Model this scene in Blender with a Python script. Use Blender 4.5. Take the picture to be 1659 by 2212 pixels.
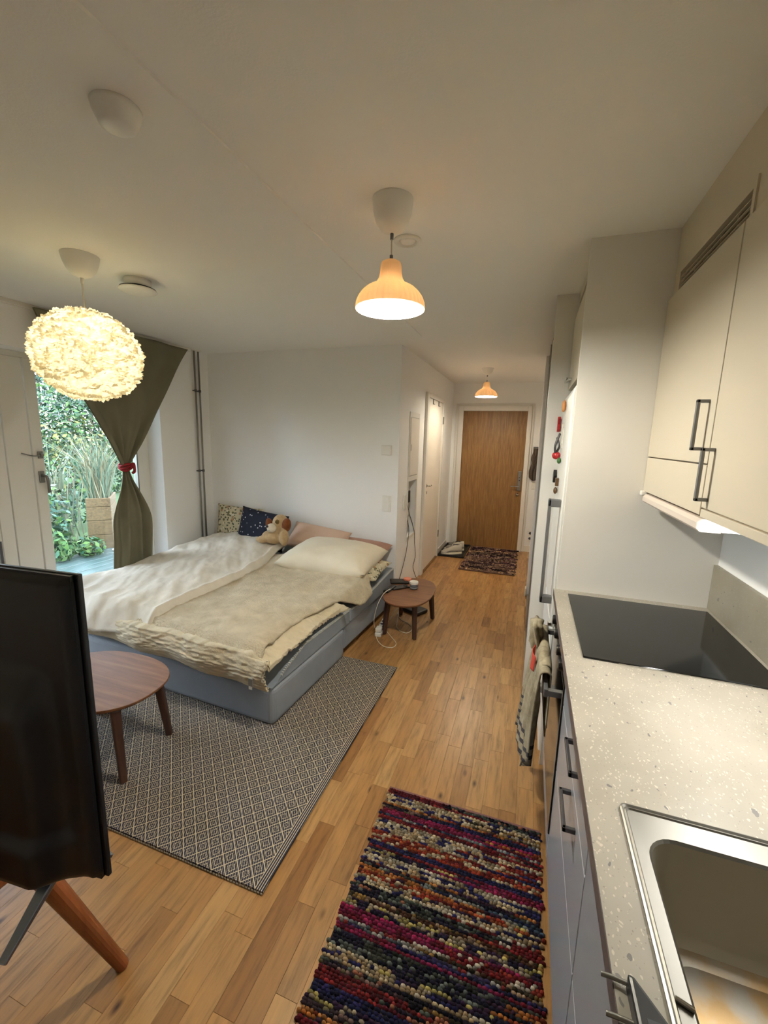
import bpy, bmesh, math, random
from mathutils import Vector, Matrix, noise

for o in list(bpy.data.objects):
    bpy.data.objects.remove(o, do_unlink=True)
SC = bpy.context.scene
COL = SC.collection
RNG = random.Random(7)
PI = math.pi

# ------------------------------------------------------------------ camera
CAM_H = 1.55
cam_d = bpy.data.cameras.new('camera'); cam = bpy.data.objects.new('camera', cam_d); COL.objects.link(cam)
cam_d.sensor_fit = 'VERTICAL'; cam_d.sensor_height = 36.0; cam_d.lens = 911.99 / 2212 * 36.0
cam_d.clip_start = 0.02; cam_d.clip_end = 200
yaw, pitch, roll = math.radians(18.773), math.radians(9.8635), math.radians(1.515)
fwd = Vector((-math.sin(yaw) * math.cos(pitch), math.cos(yaw) * math.cos(pitch), -math.sin(pitch)))
rgt = Vector((math.cos(yaw), math.sin(yaw), 0)); upv = rgt.cross(fwd)
CR = math.cos(roll) * rgt + math.sin(roll) * upv
CU = -math.sin(roll) * rgt + math.cos(roll) * upv
cam.matrix_world = Matrix(((CR.x, CU.x, -fwd.x, 0), (CR.y, CU.y, -fwd.y, 0), (CR.z, CU.z, -fwd.z, CAM_H), (0, 0, 0, 1)))
SC.camera = cam

# ------------------------------------------------------------------ world, exposure
SC.view_settings.view_transform = 'Standard'; SC.view_settings.look = 'None'
SC.view_settings.gamma = 1.0; SC.view_settings.use_curve_mapping = False
SC.view_settings.exposure = 2.12
try:
    SC.cycles.use_denoising = True; SC.cycles.diffuse_bounces = 7; SC.cycles.glossy_bounces = 3; SC.cycles.transmission_bounces = 4; SC.cycles.max_bounces = 8
    SC.cycles.caustics_reflective = False; SC.cycles.caustics_refractive = False
except Exception:
    pass
W = bpy.data.worlds.new('overcast_sky'); SC.world = W; W.use_nodes = True
bg = W.node_tree.nodes['Background']; bg.inputs[0].default_value = (0.72, 0.86, 1.0, 1); bg.inputs[1].default_value = 3.2
P_GLOBE, P_PEND, P_HALL, P_LED = 1.4, 315.0, 145.0, 13.0      # lamp strengths, used by the lamp builders

# ------------------------------------------------------------------ material helpers
def lin(c):
    return tuple(((v / 255) / 12.92 if v / 255 <= 0.04045 else ((v / 255 + 0.055) / 1.055) ** 2.4) for v in c) + (1.0,)

class NT:
    def __init__(self, name):
        self.m = bpy.data.materials.new(name); self.m.use_nodes = True
        self.t = self.m.node_tree; self.b = self.t.nodes['Principled BSDF']; self.out = self.t.nodes['Material Output']
    def n(self, typ, **kw):
        nd = self.t.nodes.new(typ)
        for k, v in kw.items(): setattr(nd, k, v)
        return nd
    def l(self, a, b): self.t.links.new(a, b)
    def val(self, sock, v): sock.default_value = v
    def coords(self, kind='Object', scale=(1, 1, 1), rot=(0, 0, 0)):
        if kind == 'World':
            src = self.n('ShaderNodeNewGeometry').outputs['Position']
        else:
            src = self.n('ShaderNodeTexCoord').outputs[kind]
        mp = self.n('ShaderNodeMapping'); self.l(src, mp.inputs[0])
        mp.inputs['Scale'].default_value = scale; mp.inputs['Rotation'].default_value = rot
        return mp.outputs[0]
    def noise(self, vec, scale, detail=3, rough=.5):
        nd = self.n('ShaderNodeTexNoise'); self.l(vec, nd.inputs['Vector'])
        nd.inputs['Scale'].default_value = scale; nd.inputs['Detail'].default_value = detail; nd.inputs['Roughness'].default_value = rough
        return nd.outputs['Fac']
    def ramp(self, fac, stops, interp='LINEAR'):
        r = self.n('ShaderNodeValToRGB'); self.l(fac, r.inputs[0]); cr = r.color_ramp; cr.interpolation = interp
        while len(cr.elements) < len(stops): cr.elements.new(0.5)
        for e, (p, c) in zip(cr.elements, stops): e.position = p; e.color = c if len(c) == 4 else lin(c)
        return r.outputs[0]
    def mix(self, fac, a, b, mode='MIX'):
        x = self.n('ShaderNodeMix', data_type='RGBA', blend_type=mode)
        for s, v in ((x.inputs[0], fac), (x.inputs[6], a), (x.inputs[7], b)):
            if hasattr(v, 'links'): self.l(v, s)
            else: s.default_value = v
        return x.outputs[2]
    def math(self, op, a, b=None, c=None):
        x = self.n('ShaderNodeMath', operation=op)
        for s, v in zip(x.inputs, (a, b, c)):
            if v is None: continue
            if hasattr(v, 'links'): self.l(v, s)
            else: s.default_value = v
        return x.outputs[0]
    def bump(self, h, strength=.3, dist=.002):
        b = self.n('ShaderNodeBump'); b.inputs['Strength'].default_value = strength; b.inputs['Distance'].default_value = dist
        self.l(h, b.inputs['Height']); self.l(b.outputs[0], self.b.inputs['Normal'])

def mat(name, c, rough=.6, metal=0.0, bump=None, var=0, spec=None, coat=0, trans=0, ior=None):
    """plain surface: base colour, optional fine noise relief bump=(scale, strength, dist) and colour variation var (0..1)"""
    t = NT(name); B = t.b.inputs
    B['Roughness'].default_value = rough; B['Metallic'].default_value = metal
    col = lin(c)
    if var or bump: v = t.coords('World')
    if var:
        d = tuple(x * (1 - var) for x in col[:3]) + (1,)
        t.l(t.ramp(t.noise(v, 6, 4), [(.3, d), (.7, col)]), B['Base Color'])
    else:
        B['Base Color'].default_value = col
    if bump: t.bump(t.noise(v, bump[0], 3), bump[1], bump[2])
    if spec is not None: B['Specular IOR Level'].default_value = spec
    if coat: B['Coat Weight'].default_value = coat
    if trans: B['Transmission Weight'].default_value = trans
    if ior: B['IOR'].default_value = ior
    return t.m

def emit(name, c, s):
    t = NT(name); e = t.n('ShaderNodeEmission'); e.inputs[0].default_value = tuple(c) + (1,); e.inputs[1].default_value = s
    t.l(e.outputs[0], t.out.inputs[0]); return t.m

M = {}
M['wall'] = mat('wall_paint', (241, 240, 238), .85, bump=(60, .12, .002))
M['ceil'] = mat('ceiling_paint', (241, 240, 236), .9, bump=(140, .25, .002))
M['trim'] = mat('white_trim', (226, 222, 214), .45)
M['cab'] = mat('white_cabinet', (204, 193, 173), .45)
M['cabgloss'] = mat('glossy_grey_front', (172, 173, 180), .2)
M['panel'] = mat('white_panel', (224, 221, 214), .5)
M['white'] = mat('white_plastic', (232, 230, 224), .4)
M['steel'] = mat('brushed_steel', (140, 138, 132), .42, 1.0, bump=(200, .1, .0005))
M['chrome'] = mat('chrome', (200, 198, 192), .15, 1.0)
M['alu'] = mat('grey_handle', (128, 127, 128), .45, .6)
M['aluD'] = mat('dark_handle', (92, 90, 92), .4, .6)
M['black'] = mat('black_plastic', (18, 18, 20), .4)
M['tvblack'] = mat('tv_black', (11, 14, 19), .38, spec=.6)
M['blackglass'] = mat('black_glass', (9, 9, 9), .08, spec=.6)
M['darkslot'] = mat('dark_slot', (14, 11, 8), .9)
M['edgeband'] = mat('dark_edge_band', (92, 80, 78), .55)
M['bed'] = mat('grey_blue_upholstery', (148, 154, 163), .85, bump=(500, .35, .001), var=.12)
M['bedm'] = mat('grey_blue_topper', (142, 149, 158), .85, bump=(400, .35, .001), var=.12)
M['stitch'] = mat('pale_stitching', (196, 196, 190), .8)
M['curtain'] = mat('olive_curtain', (122, 117, 94), .9, bump=(350, .3, .001), var=.15)
M['redtie'] = mat('red_fabric', (150, 30, 38), .8)
M['peach'] = None
M['greybox'] = mat('niche_grey', (120, 122, 112), .7)
M['cordwhite'] = mat('white_cord', (222, 214, 200), .5)
M['cordgrey'] = mat('grey_cord', (70, 64, 58), .5)
M['pipe'] = mat('heating_pipe', (150, 146, 138), .35, .7)
M['doorwhite'] = mat('white_door', (228, 220, 208), .5)
M['grey_slot'] = mat('slot_grey', (70, 70, 74), .7)

def wood(name, a, b, c, rough, axis='X', scale=1.0, coord='Object'):
    t = NT(name)
    s = {'X': (1.2, 14, 14), 'Y': (14, 1.2, 14), 'Z': (14, 14, 1.0)}[axis]
    v = t.coords(coord, tuple(k * scale for k in s))
    f = t.noise(v, 2.2, 6, .62)
    t.l(t.ramp(f, [(.3, a), (.52, b), (.72, c)]), t.b.inputs['Base Color'])
    t.b.inputs['Roughness'].default_value = rough
    t.bump(f, .12, .001)
    return t.m
M['walnut'] = wood('walnut_veneer', (104, 64, 38), (124, 80, 50), (142, 98, 64), .55)
M['walnutleg'] = wood('walnut_leg', (58, 36, 28), (72, 46, 36), (86, 58, 44), .45, 'Z')
M['teak'] = wood('orange_brown_leg', (124, 66, 32), (142, 80, 42), (158, 92, 52), .4, 'Z')
M['oakdoor'] = wood('oak_door_veneer', (116, 82, 42), (138, 100, 54), (158, 118, 68), .45, 'Z', 2.4)
M['planter'] = wood('weathered_planter', (70, 54, 32), (92, 74, 46), (106, 86, 56), .8, 'Y', 1.5)
M['deck'] = wood('wet_deck', (48, 62, 60), (64, 80, 80), (80, 98, 98), .28, 'Y', 1.0)

def oak_floor():
    t = NT('oak_parquet')
    at = t.n('ShaderNodeAttribute', attribute_name='rnd')
    r = at.outputs['Fac']
    geo = t.n('ShaderNodeNewGeometry')
    off = t.n('ShaderNodeCombineXYZ'); t.l(t.math('MULTIPLY', r, 37.0), off.inputs[0]); t.l(t.math('MULTIPLY', r, 91.0), off.inputs[1])
    ad = t.n('ShaderNodeVectorMath', operation='ADD'); t.l(geo.outputs['Position'], ad.inputs[0]); t.l(off.outputs[0], ad.inputs[1])
    mp = t.n('ShaderNodeMapping'); t.l(ad.outputs[0], mp.inputs[0]); mp.inputs['Scale'].default_value = (16, 1.6, 1)
    base = t.ramp(r, [(0, (142, 98, 52)), (.25, (166, 122, 72)), (.5, (180, 136, 84)), (.75, (170, 124, 72)), (1, (194, 152, 98))])
    g = t.noise(mp.outputs[0], 3.0, 7, .65)
    grain = t.ramp(g, [(.32, (.52, .50, .46, 1)), (.5, (.90, .90, .90, 1)), (.7, (1.1, 1.08, 1.04, 1))])
    c1 = t.mix(1.0, base, grain, 'MULTIPLY')
    mp2 = t.n('ShaderNodeMapping'); t.l(ad.outputs[0], mp2.inputs[0]); mp2.inputs['Scale'].default_value = (9, 4.0, 1)
    vo = t.n('ShaderNodeTexVoronoi'); t.l(mp2.outputs[0], vo.inputs['Vector']); vo.inputs['Scale'].default_value = 1.0
    k = t.ramp(vo.outputs['Distance'], [(.02, (1, 1, 1, 1)), (.12, (0, 0, 0, 1))])
    c2 = t.mix(k, c1, lin((64, 38, 20)))
    t.l(c2, t.b.inputs['Base Color'])
    t.l(t.ramp(g, [(.3, (.42, .42, .42, 1)), (.7, (.3, .3, .3, 1))]), t.b.inputs['Roughness'])
    t.bump(g, .08, .001)
    return t.m
M['oak'] = oak_floor()

def terrazzo(name, base, rough, wh=.36):
    t = NT(name)
    v = t.coords('World', (1, 1, 1)); B = t.b.inputs
    soft = t.ramp(t.noise(v, 5, 4), [(.35, tuple(x - 14 for x in base)), (.65, base)])
    nz = t.n('ShaderNodeTexNoise'); t.l(v, nz.inputs['Vector']); nz.inputs['Scale'].default_value = 40
    wv = t.n('ShaderNodeVectorMath', operation='MULTIPLY_ADD'); t.l(nz.outputs['Color'], wv.inputs[0]); wv.inputs[1].default_value = (.02, .02, .02); t.l(v, wv.inputs[2])
    col = soft
    for sc, thr, cc, st, kp in ((330, .13, (236, 228, 212), (1.0, .5, 1), .3), (240, .13, (226, 218, 200), (1.0, .6, 1), .4), (105, .075, (92, 92, 96), (1, .5, 1), .5), (52, .06, (104, 104, 106), (1, .45, 1), .45), (420, .10, (130, 122, 112), (1, 1, 1), .5)):
        mp = t.n('ShaderNodeMapping'); t.l(wv.outputs[0], mp.inputs[0]); mp.inputs['Scale'].default_value = st; mp.inputs['Rotation'].default_value = (0, 0, .5)
        vo = t.n('ShaderNodeTexVoronoi'); t.l(mp.outputs[0], vo.inputs['Vector']); vo.inputs['Scale'].default_value = sc * .55
        sel = t.n('ShaderNodeSeparateColor'); t.l(vo.outputs['Color'], sel.inputs[0])
        size = t.math('MULTIPLY', sel.outputs[0], thr * 2.6)
        m = t.math('LESS_THAN', vo.outputs['Distance'], size)
        keep = t.math('GREATER_THAN', sel.outputs[1], kp)
        col = t.mix(t.math('MULTIPLY', t.math('MULTIPLY', m, keep), wh if cc[0] > 200 else .75), col, lin(cc))
    t.l(col, B['Base Color']); B['Roughness'].default_value = rough
    return t.m
M['worktop'] = terrazzo('speckled_worktop', (168, 162, 149), .4)
M['splash'] = terrazzo('speckled_splashback', (150, 142, 126), .5, .06)

def sink_floor():
    t = NT('stained_steel')
    v = t.coords('World')
    st = t.ramp(t.noise(v, 14, 5), [(.42, (0, 0, 0, 1)), (.62, (1, 1, 1, 1))])
    spots = t.ramp(t.noise(v, 70, 3, .6), [(.69, (0, 0, 0, 1)), (.72, (1, 1, 1, 1))])
    c = t.mix(st, lin((186, 180, 168)), lin((190, 160, 116)))
    c = t.mix(spots, c, lin((52, 44, 36)))
    t.l(c, t.b.inputs['Base Color'])
    t.l(t.math('SUBTRACT', 1.0, t.math('MULTIPLY', spots, .9)), t.b.inputs['Metallic'])
    t.b.inputs['Roughness'].default_value = .42
    return t.m
M['sinkfloor'] = sink_floor()

def diamond_rug():
    t = NT('woven_diamond_rug')
    tc = t.n('ShaderNodeTexCoord'); sp = t.n('ShaderNodeSeparateXYZ'); t.l(tc.outputs['Object'], sp.inputs[0])
    x, y = sp.outputs[0], sp.outputs[1]
    p = .062
    def tri(a, per):   # distance from cell centre, 0..0.5
        return t.math('ABSOLUTE', t.math('SUBTRACT', t.math('FRACT', t.math('DIVIDE', a, per)), .5))
    d = t.math('ADD', tri(x, p), tri(y, p))               # 0 at centre .. 1 at corner, lattice at .5
    e = t.math('ABSOLUTE', t.math('SUBTRACT', d, .5))      # 0 on the lattice lines
    lat = t.math('LESS_THAN', e, .038)
    ring = t.math('LESS_THAN', t.math('ABSOLUTE', t.math('SUBTRACT', e, .27)), .05)
    dot = t.math('GREATER_THAN', e, .46)
    wx = t.math('GREATER_THAN', t.math('FRACT', t.math('DIVIDE', t.math('ADD', x, t.math('MULTIPLY', t.math('FLOOR', t.math('DIVIDE', y, .0052)), .0026)), .0062)), .36)
    wy = t.math('GREATER_THAN', t.math('FRACT', t.math('DIVIDE', y, .0052)), .22)
    weave = t.math('MULTIPLY', wx, wy)
    f = t.math('MAXIMUM', lat, t.math('MULTIPLY', t.math('MAXIMUM', ring, dot), weave))
    tick = t.math('MULTIPLY', t.math('LESS_THAN', t.math('FRACT', t.math('DIVIDE', t.math('ADD', x, t.math('MULTIPLY', y, .5)), .0092)), .30), wy)
    f = t.math('MAXIMUM', f, t.math('MULTIPLY', tick, .55))
    # striped selvedge along the +x end (object origin at that end)
    edge = t.math('GREATER_THAN', x, -.034)
    stripe = t.math('LESS_THAN', t.math('FRACT', t.math('DIVIDE', x, .0085)), .34)
    f = t.math('ADD', t.math('MULTIPLY', f, t.math('SUBTRACT', 1.0, edge)), t.math('MULTIPLY', stripe, edge))
    var = t.noise(tc.outputs['Object'], 7, 2)
    dark = t.ramp(var, [(.3, (34, 35, 48)), (.7, (46, 47, 66))])
    t.l(t.mix(f, dark, lin((196, 180, 150))), t.b.inputs['Base Color'])
    t.b.inputs['Roughness'].default_value = .95
    t.bump(t.math('MULTIPLY', wx, wy), .5, .0015)
    return t.m
M['rug'] = diamond_rug()

def attr_mat(name, rough=.95):
    t = NT(name); a = t.n('ShaderNodeAttribute', attribute_name='Col'); t.l(a.outputs['Color'], t.b.inputs['Base Color'])
    t.b.inputs['Roughness'].default_value = rough; t.b.inputs['Specular IOR Level'].default_value = .15
    return t.m
M['attr'] = attr_mat('rag_cloth')
M['leaf'] = attr_mat('leaf', .5)

def fabric(name, c1, c2, sc, bs, bd, rough=.95, st=.6):
    t = NT(name); v = t.coords('Object')
    f = t.noise(v, sc, 5, .6)
    t.l(t.ramp(f, [(.3, c1), (.7, c2)]), t.b.inputs['Base Color']); t.b.inputs['Roughness'].default_value = rough
    t.b.inputs['Specular IOR Level'].default_value = .2
    t.b.inputs['Sheen Weight'].default_value = .15
    t.bump(t.noise(v, bs, 4, .7), st, bd)
    return t.m
M['duvet'] = fabric('off_white_duvet_cover', (212, 204, 188), (228, 220, 206), 4, 60, .003)
M['fleece'] = fabric('beige_fleece', (206, 188, 154), (236, 220, 190), 9, 75, .02, st=1.0)
M['quilt'] = fabric('crinkled_quilt', (204, 190, 160), (222, 208, 180), 6, 90, .006)
M['pillowwhite'] = fabric('white_pillow_cover', (218, 206, 182), (228, 218, 196), 5, 30, .003)
M['dusty'] = fabric('dusty_pink_cover', (168, 126, 108), (186, 144, 126), 5, 30, .003)
M['plush'] = fabric('beige_plush', (176, 146, 108), (200, 172, 132), 30, 260, .004)
M['plushdark'] = fabric('brown_plush', (104, 56, 28), (134, 78, 40), 30, 260, .004)
M['plushcream'] = fabric('cream_plush', (214, 200, 176), (228, 216, 196), 30, 260, .003)

def spotted(name, base, spots, scale, thr):
    t = NT(name); v = t.coords('Object'); col = None
    c = lin(base)
    for k, (cc, s, th) in enumerate(spots):
        vo = t.n('ShaderNodeTexVoronoi'); t.l(v, vo.inputs['Vector']); vo.inputs['Scale'].default_value = scale * s
        sel = t.n('ShaderNodeSeparateColor'); t.l(vo.outputs['Color'], sel.inputs[0])
        m = t.math('MULTIPLY', t.math('LESS_THAN', vo.outputs['Distance'], th), t.math('GREATER_THAN', sel.outputs[k % 3], thr))
        c = t.mix(m, c, lin(cc))
    t.l(c, t.b.inputs['Base Color']); t.b.inputs['Roughness'].default_value = .95
    return t.m
M['navy'] = spotted('navy_star_cover', (26, 29, 46), [((205, 205, 210), 1, .2)], 30, .25)
M['floral'] = spotted('floral_cover', (196, 184, 154), [((112, 104, 74), 1, .34), ((172, 132, 100), .8, .30), ((84, 88, 70), 1.7, .36), ((214, 206, 184), 1.3, .3)], 22, .45)
M['pinkpat'] = spotted('pale_pink_patterned_cover', (206, 176, 156), [((120, 52, 58), 1, .22)], 12, .72)

def glass(name):
    t = NT(name)
    tr = t.n('ShaderNodeBsdfTransparent'); gl = t.n('ShaderNodeBsdfGlossy'); gl.inputs['Roughness'].default_value = .02
    fr = t.n('ShaderNodeFresnel'); fr.inputs[0].default_value = 1.45
    mx = t.n('ShaderNodeMixShader'); t.l(t.math('MULTIPLY', fr.outputs[0], .8), mx.inputs[0]); t.l(tr.outputs[0], mx.inputs[1]); t.l(gl.outputs[0], mx.inputs[2])
    t.l(mx.outputs[0], t.out.inputs[0]); return t.m
M['glass'] = glass('window_glass')

def shade_mat(name, c, clear, tl=.6):
    t = NT(name)
    d = t.n('ShaderNodeBsdfDiffuse'); d.inputs[0].default_value = lin(c)
    tr = t.n('ShaderNodeBsdfTranslucent'); tr.inputs[0].default_value = lin(c)
    m1 = t.n('ShaderNodeMixShader'); m1.inputs[0].default_value = tl; t.l(d.outputs[0], m1.inputs[1]); t.l(tr.outputs[0], m1.inputs[2])
    if clear:
        tp = t.n('ShaderNodeBsdfTransparent'); m2 = t.n('ShaderNodeMixShader'); m2.inputs[0].default_value = clear
        t.l(m1.outputs[0], m2.inputs[1]); t.l(tp.outputs[0], m2.inputs[2]); t.l(m2.outputs[0], t.out.inputs[0])
    else:
        t.l(m1.outputs[0], t.out.inputs[0])
    return t.m
M['paper'] = shade_mat('crumpled_paper_shade', (240, 230, 206), 0, .6)
def crumple(m):
    t = m.node_tree; N = t.nodes
    tc = N.new('ShaderNodeTexCoord'); nz = N.new('ShaderNodeTexNoise'); nz.inputs['Scale'].default_value = 9; nz.inputs['Detail'].default_value = 2
    t.links.new(tc.outputs['Object'], nz.inputs['Vector'])
    ad = N.new('ShaderNodeVectorMath'); ad.operation = 'MULTIPLY_ADD'; ad.inputs[1].default_value = (.09, .09, .09); t.links.new(nz.outputs['Color'], ad.inputs[0]); t.links.new(tc.outputs['Object'], ad.inputs[2])
    mp = N.new('ShaderNodeMapping'); mp.inputs['Scale'].default_value = (1, 1, 1.7); t.links.new(ad.outputs[0], mp.inputs[0])
    v = N.new('ShaderNodeTexVoronoi'); v.inputs['Scale'].default_value = 15; t.links.new(mp.outputs[0], v.inputs['Vector'])
    b = N.new('ShaderNodeBump'); b.inputs['Strength'].default_value = 1.0; b.inputs['Distance'].default_value = .055; t.links.new(v.outputs['Distance'], b.inputs['Height'])
    for n in N:
        if n.type in ('BSDF_DIFFUSE', 'BSDF_TRANSLUCENT'): t.links.new(b.outputs[0], n.inputs['Normal'])
crumple(M['paper'])
M['peach'] = shade_mat('peach_plastic_shade', (238, 210, 174), 0, .07)
M['shadein'] = mat('shade_inside_white', (240, 232, 214), .6)
M['bulb'] = emit('warm_bulb', (1.0, .80, .52), 1.0)

# ------------------------------------------------------------------ mesh helpers
class MB:
    def __init__(self): self.v = []; self.f = []; self.col = []
    def add(self, vs, fs, T=None, col=None):
        o = len(self.v)
        for p in vs:
            p = Vector(p)
            self.v.append(T @ p if T is not None else p)
        for f in fs: self.f.append(tuple(i + o for i in f))
        if col is not None: self.col += [col] * len(vs)
        return self
    def box(self, x0, x1, y0, y1, z0, z1, T=None, col=None):
        x0, x1 = sorted((x0, x1)); y0, y1 = sorted((y0, y1)); z0, z1 = sorted((z0, z1))
        vs = [(x0, y0, z0), (x1, y0, z0), (x1, y1, z0), (x0, y1, z0), (x0, y0, z1), (x1, y0, z1), (x1, y1, z1), (x0, y1, z1)]
        return self.add(vs, [(0, 3, 2, 1), (4, 5, 6, 7), (0, 1, 5, 4), (1, 2, 6, 5), (2, 3, 7, 6), (3, 0, 4, 7)], T, col)
    def bar(self, a, b, r, n=10, r2=None):
        a, b = Vector(a), Vector(b); d = (b - a).normalized()
        u = d.orthogonal().normalized(); w = d.cross(u); r2 = r if r2 is None else r2
        vs = [a + (u * math.cos(2 * PI * i / n) + w * math.sin(2 * PI * i / n)) * r for i in range(n)]
        vs += [b + (u * math.cos(2 * PI * i / n) + w * math.sin(2 * PI * i / n)) * r2 for i in range(n)]
        fs = [(i, (i + 1) % n, n + (i + 1) % n, n + i) for i in range(n)] + [tuple(range(n))[::-1], tuple(range(n, 2 * n))]
        return self.add(vs, fs)
    def beam(self, a, b, w, h, up=(0, 0, 1), w2=None, h2=None):
        a, b = Vector(a), Vector(b); d = (b - a).normalized(); s = d.cross(Vector(up)).normalized(); u = s.cross(d)
        w2 = w if w2 is None else w2; h2 = h if h2 is None else h2
        vs = [a + s * (i * w / 2) + u * (j * h / 2) for i, j in ((-1, -1), (1, -1), (1, 1), (-1, 1))] + [b + s * (i * w2 / 2) + u * (j * h2 / 2) for i, j in ((-1, -1), (1, -1), (1, 1), (-1, 1))]
        return self.add(vs, [(0, 1, 2, 3)[::-1], (4, 5, 6, 7), (0, 1, 5, 4), (1, 2, 6, 5), (2, 3, 7, 6), (3, 0, 4, 7)])
    def tube(self, pts, r, n=8, sub=6):
        P = [Vector(p) for p in pts]; Q = []
        for i in range(len(P) - 1):
            p0, p1, p2, p3 = P[max(i - 1, 0)], P[i], P[i + 1], P[min(i + 2, len(P) - 1)]
            for k in range(sub):
                s = k / sub
                Q.append(.5 * ((2 * p1) + (p2 - p0) * s + (2 * p0 - 5 * p1 + 4 * p2 - p3) * s * s + (3 * p1 - p0 - 3 * p2 + p3) * s ** 3))
        Q.append(P[-1]); u = None; vs = []
        for i, q in enumerate(Q):
            d = (Q[min(i + 1, len(Q) - 1)] - Q[max(i - 1, 0)]).normalized()
            u = d.orthogonal().normalized() if u is None else (u - d * u.dot(d)).normalized()
            w = d.cross(u)
            vs += [q + (u * math.cos(2 * PI * k / n) + w * math.sin(2 * PI * k / n)) * r for k in range(n)]
        fs = [(i * n + k, i * n + (k + 1) % n, (i + 1) * n + (k + 1) % n, (i + 1) * n + k) for i in range(len(Q) - 1) for k in range(n)]
        fs += [tuple(range(n))[::-1], tuple((len(Q) - 1) * n + k for k in range(n))]
        return self.add(vs, fs)
    def lathe(self, prof, c=(0, 0, 0), n=40, rib=None, T=None):
        vs = []
        for i, (r, z) in enumerate(prof):
            for k in range(n):
                a = 2 * PI * k / n; rr = r * (rib(i, a) if rib else 1)
                vs.append((c[0] + rr * math.cos(a), c[1] + rr * math.sin(a), c[2] + z))
        fs = [(i * n + k, i * n + (k + 1) % n, (i + 1) * n + (k + 1) % n, (i + 1) * n + k) for i in range(len(prof) - 1) for k in range(n)]
        if prof[0][0] > 1e-4: fs.append(tuple(range(n))[::-1])
        if prof[-1][0] > 1e-4: fs.append(tuple((len(prof) - 1) * n + k for k in range(n)))
        return self.add(vs, fs, T)
    def prism(self, poly, a, b, axis='z', T=None):
        def P(p, h): return {'z': (p[0], p[1], h), 'y': (p[0], h, p[1]), 'x': (h, p[0], p[1])}[axis]
        n = len(poly); vs = [P(p, a) for p in poly] + [P(p, b) for p in poly]
        fs = [(i, (i + 1) % n, n + (i + 1) % n, n + i) for i in range(n)] + [tuple(range(n))[::-1], tuple(range(n, 2 * n))]
        return self.add(vs, fs, T)
    def grid(self, fn, nu, nv, closed_u=False):
        vs = [fn(i / nu, j / nv) for j in range(nv + 1) for i in range(nu + (0 if closed_u else 1))]
        w = nu if closed_u else nu + 1
        fs = [(j * w + i, j * w + (i + 1) % w, (j + 1) * w + (i + 1) % w, (j + 1) * w + i) for j in range(nv) for i in range(nu)]
        return self.add(vs, fs)
    def ball(self, c, r, nu=16, nv=10, T=None):
        rx, ry, rz = (r, r, r) if not hasattr(r, '__len__') else r
        vs = [(c[0], c[1], c[2] - rz)]
        for j in range(1, nv):
            t = -PI / 2 + PI * j / nv
            vs += [(c[0] + rx * math.cos(t) * math.cos(2 * PI * i / nu), c[1] + ry * math.cos(t) * math.sin(2 * PI * i / nu), c[2] + rz * math.sin(t)) for i in range(nu)]
        vs.append((c[0], c[1], c[2] + rz)); e = len(vs) - 1
        fs = [(0, 1 + (i + 1) % nu, 1 + i) for i in range(nu)]
        fs += [(1 + j * nu + i, 1 + j * nu + (i + 1) % nu, 1 + (j + 1) * nu + (i + 1) % nu, 1 + (j + 1) * nu + i) for j in range(nv - 2) for i in range(nu)]
        fs += [(e, 1 + (nv - 2) * nu + i, 1 + (nv - 2) * nu + (i + 1) % nu) for i in range(nu)]
        return self.add(vs, fs, T)
    def build(self, name, m, parent=None, smooth=False, bevel=0, bseg=2, solid=0, sub=0, fix=True, origin=None):
        L = Vector((0, 0, 0))
        if parent is not None:
            q = parent
            while q is not None: L = L + q.location; q = q.parent
        elif origin is not None: L = Vector(origin)
        elif self.v:
            xs = [p.x for p in self.v]; ys = [p.y for p in self.v]; zs = [p.z for p in self.v]
            L = Vector(((min(xs) + max(xs)) / 2, (min(ys) + max(ys)) / 2, min(zs)))
        me = bpy.data.meshes.new(name)
        me.from_pydata([tuple(p - L) for p in self.v], [], self.f); me.update()
        if self.col:
            a = me.attributes.new('Col', 'FLOAT_COLOR', 'POINT')
            for i, c in enumerate(self.col): a.data[i].color = c
        if fix:
            bm = bmesh.new(); bm.from_mesh(me); bmesh.ops.recalc_face_normals(bm, faces=bm.faces); bm.to_mesh(me); bm.free()
        o = bpy.data.objects.new(name, me); COL.objects.link(o)
        if parent is not None: o.parent = parent
        else: o.location = L
        if m is not None: me.materials.append(m)
        if smooth:
            for p in me.polygons: p.use_smooth = True
        if solid:
            md = o.modifiers.new('thickness', 'SOLIDIFY'); md.thickness = solid; md.offset = -1
        if bevel:
            md = o.modifiers.new('bevel', 'BEVEL'); md.width = bevel; md.segments = bseg; md.limit_method = 'ANGLE'; md.angle_limit = math.radians(35); md.harden_normals = False
        if sub:
            md = o.modifiers.new('sub', 'SUBSURF'); md.levels = sub; md.render_levels = sub
        return o

def tag(o, label=None, cat=None, group=None, kind=None):
    if label: o['label'] = label
    if cat: o['category'] = cat
    if group: o['group'] = group
    if kind: o['kind'] = kind
    return o
def thing(name, label, cat, loc, group=None, kind=None):
    o = bpy.data.objects.new(name, None); COL.objects.link(o); o.location = loc; o.empty_display_size = .05
    return tag(o, label, cat, group, kind)
def struct(o, label=None): o['kind'] = 'structure'; return tag(o, label)
def box(name, m, d, parent=None, **k): return MB().box(*d).build(name, m, parent, **k)
def fbm(x, y, z=0, o=4): return noise.fractal(Vector((x, y, z)), 1.0, 2.0, o)

H = 2.35            # ceiling height
XL, XR = -3.18, .748
YB, YE, YF = 3.65, 6.25, -1.5   # bed wall, entrance wall, wall behind the camera
XH = -1.115         # hall side wall

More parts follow.
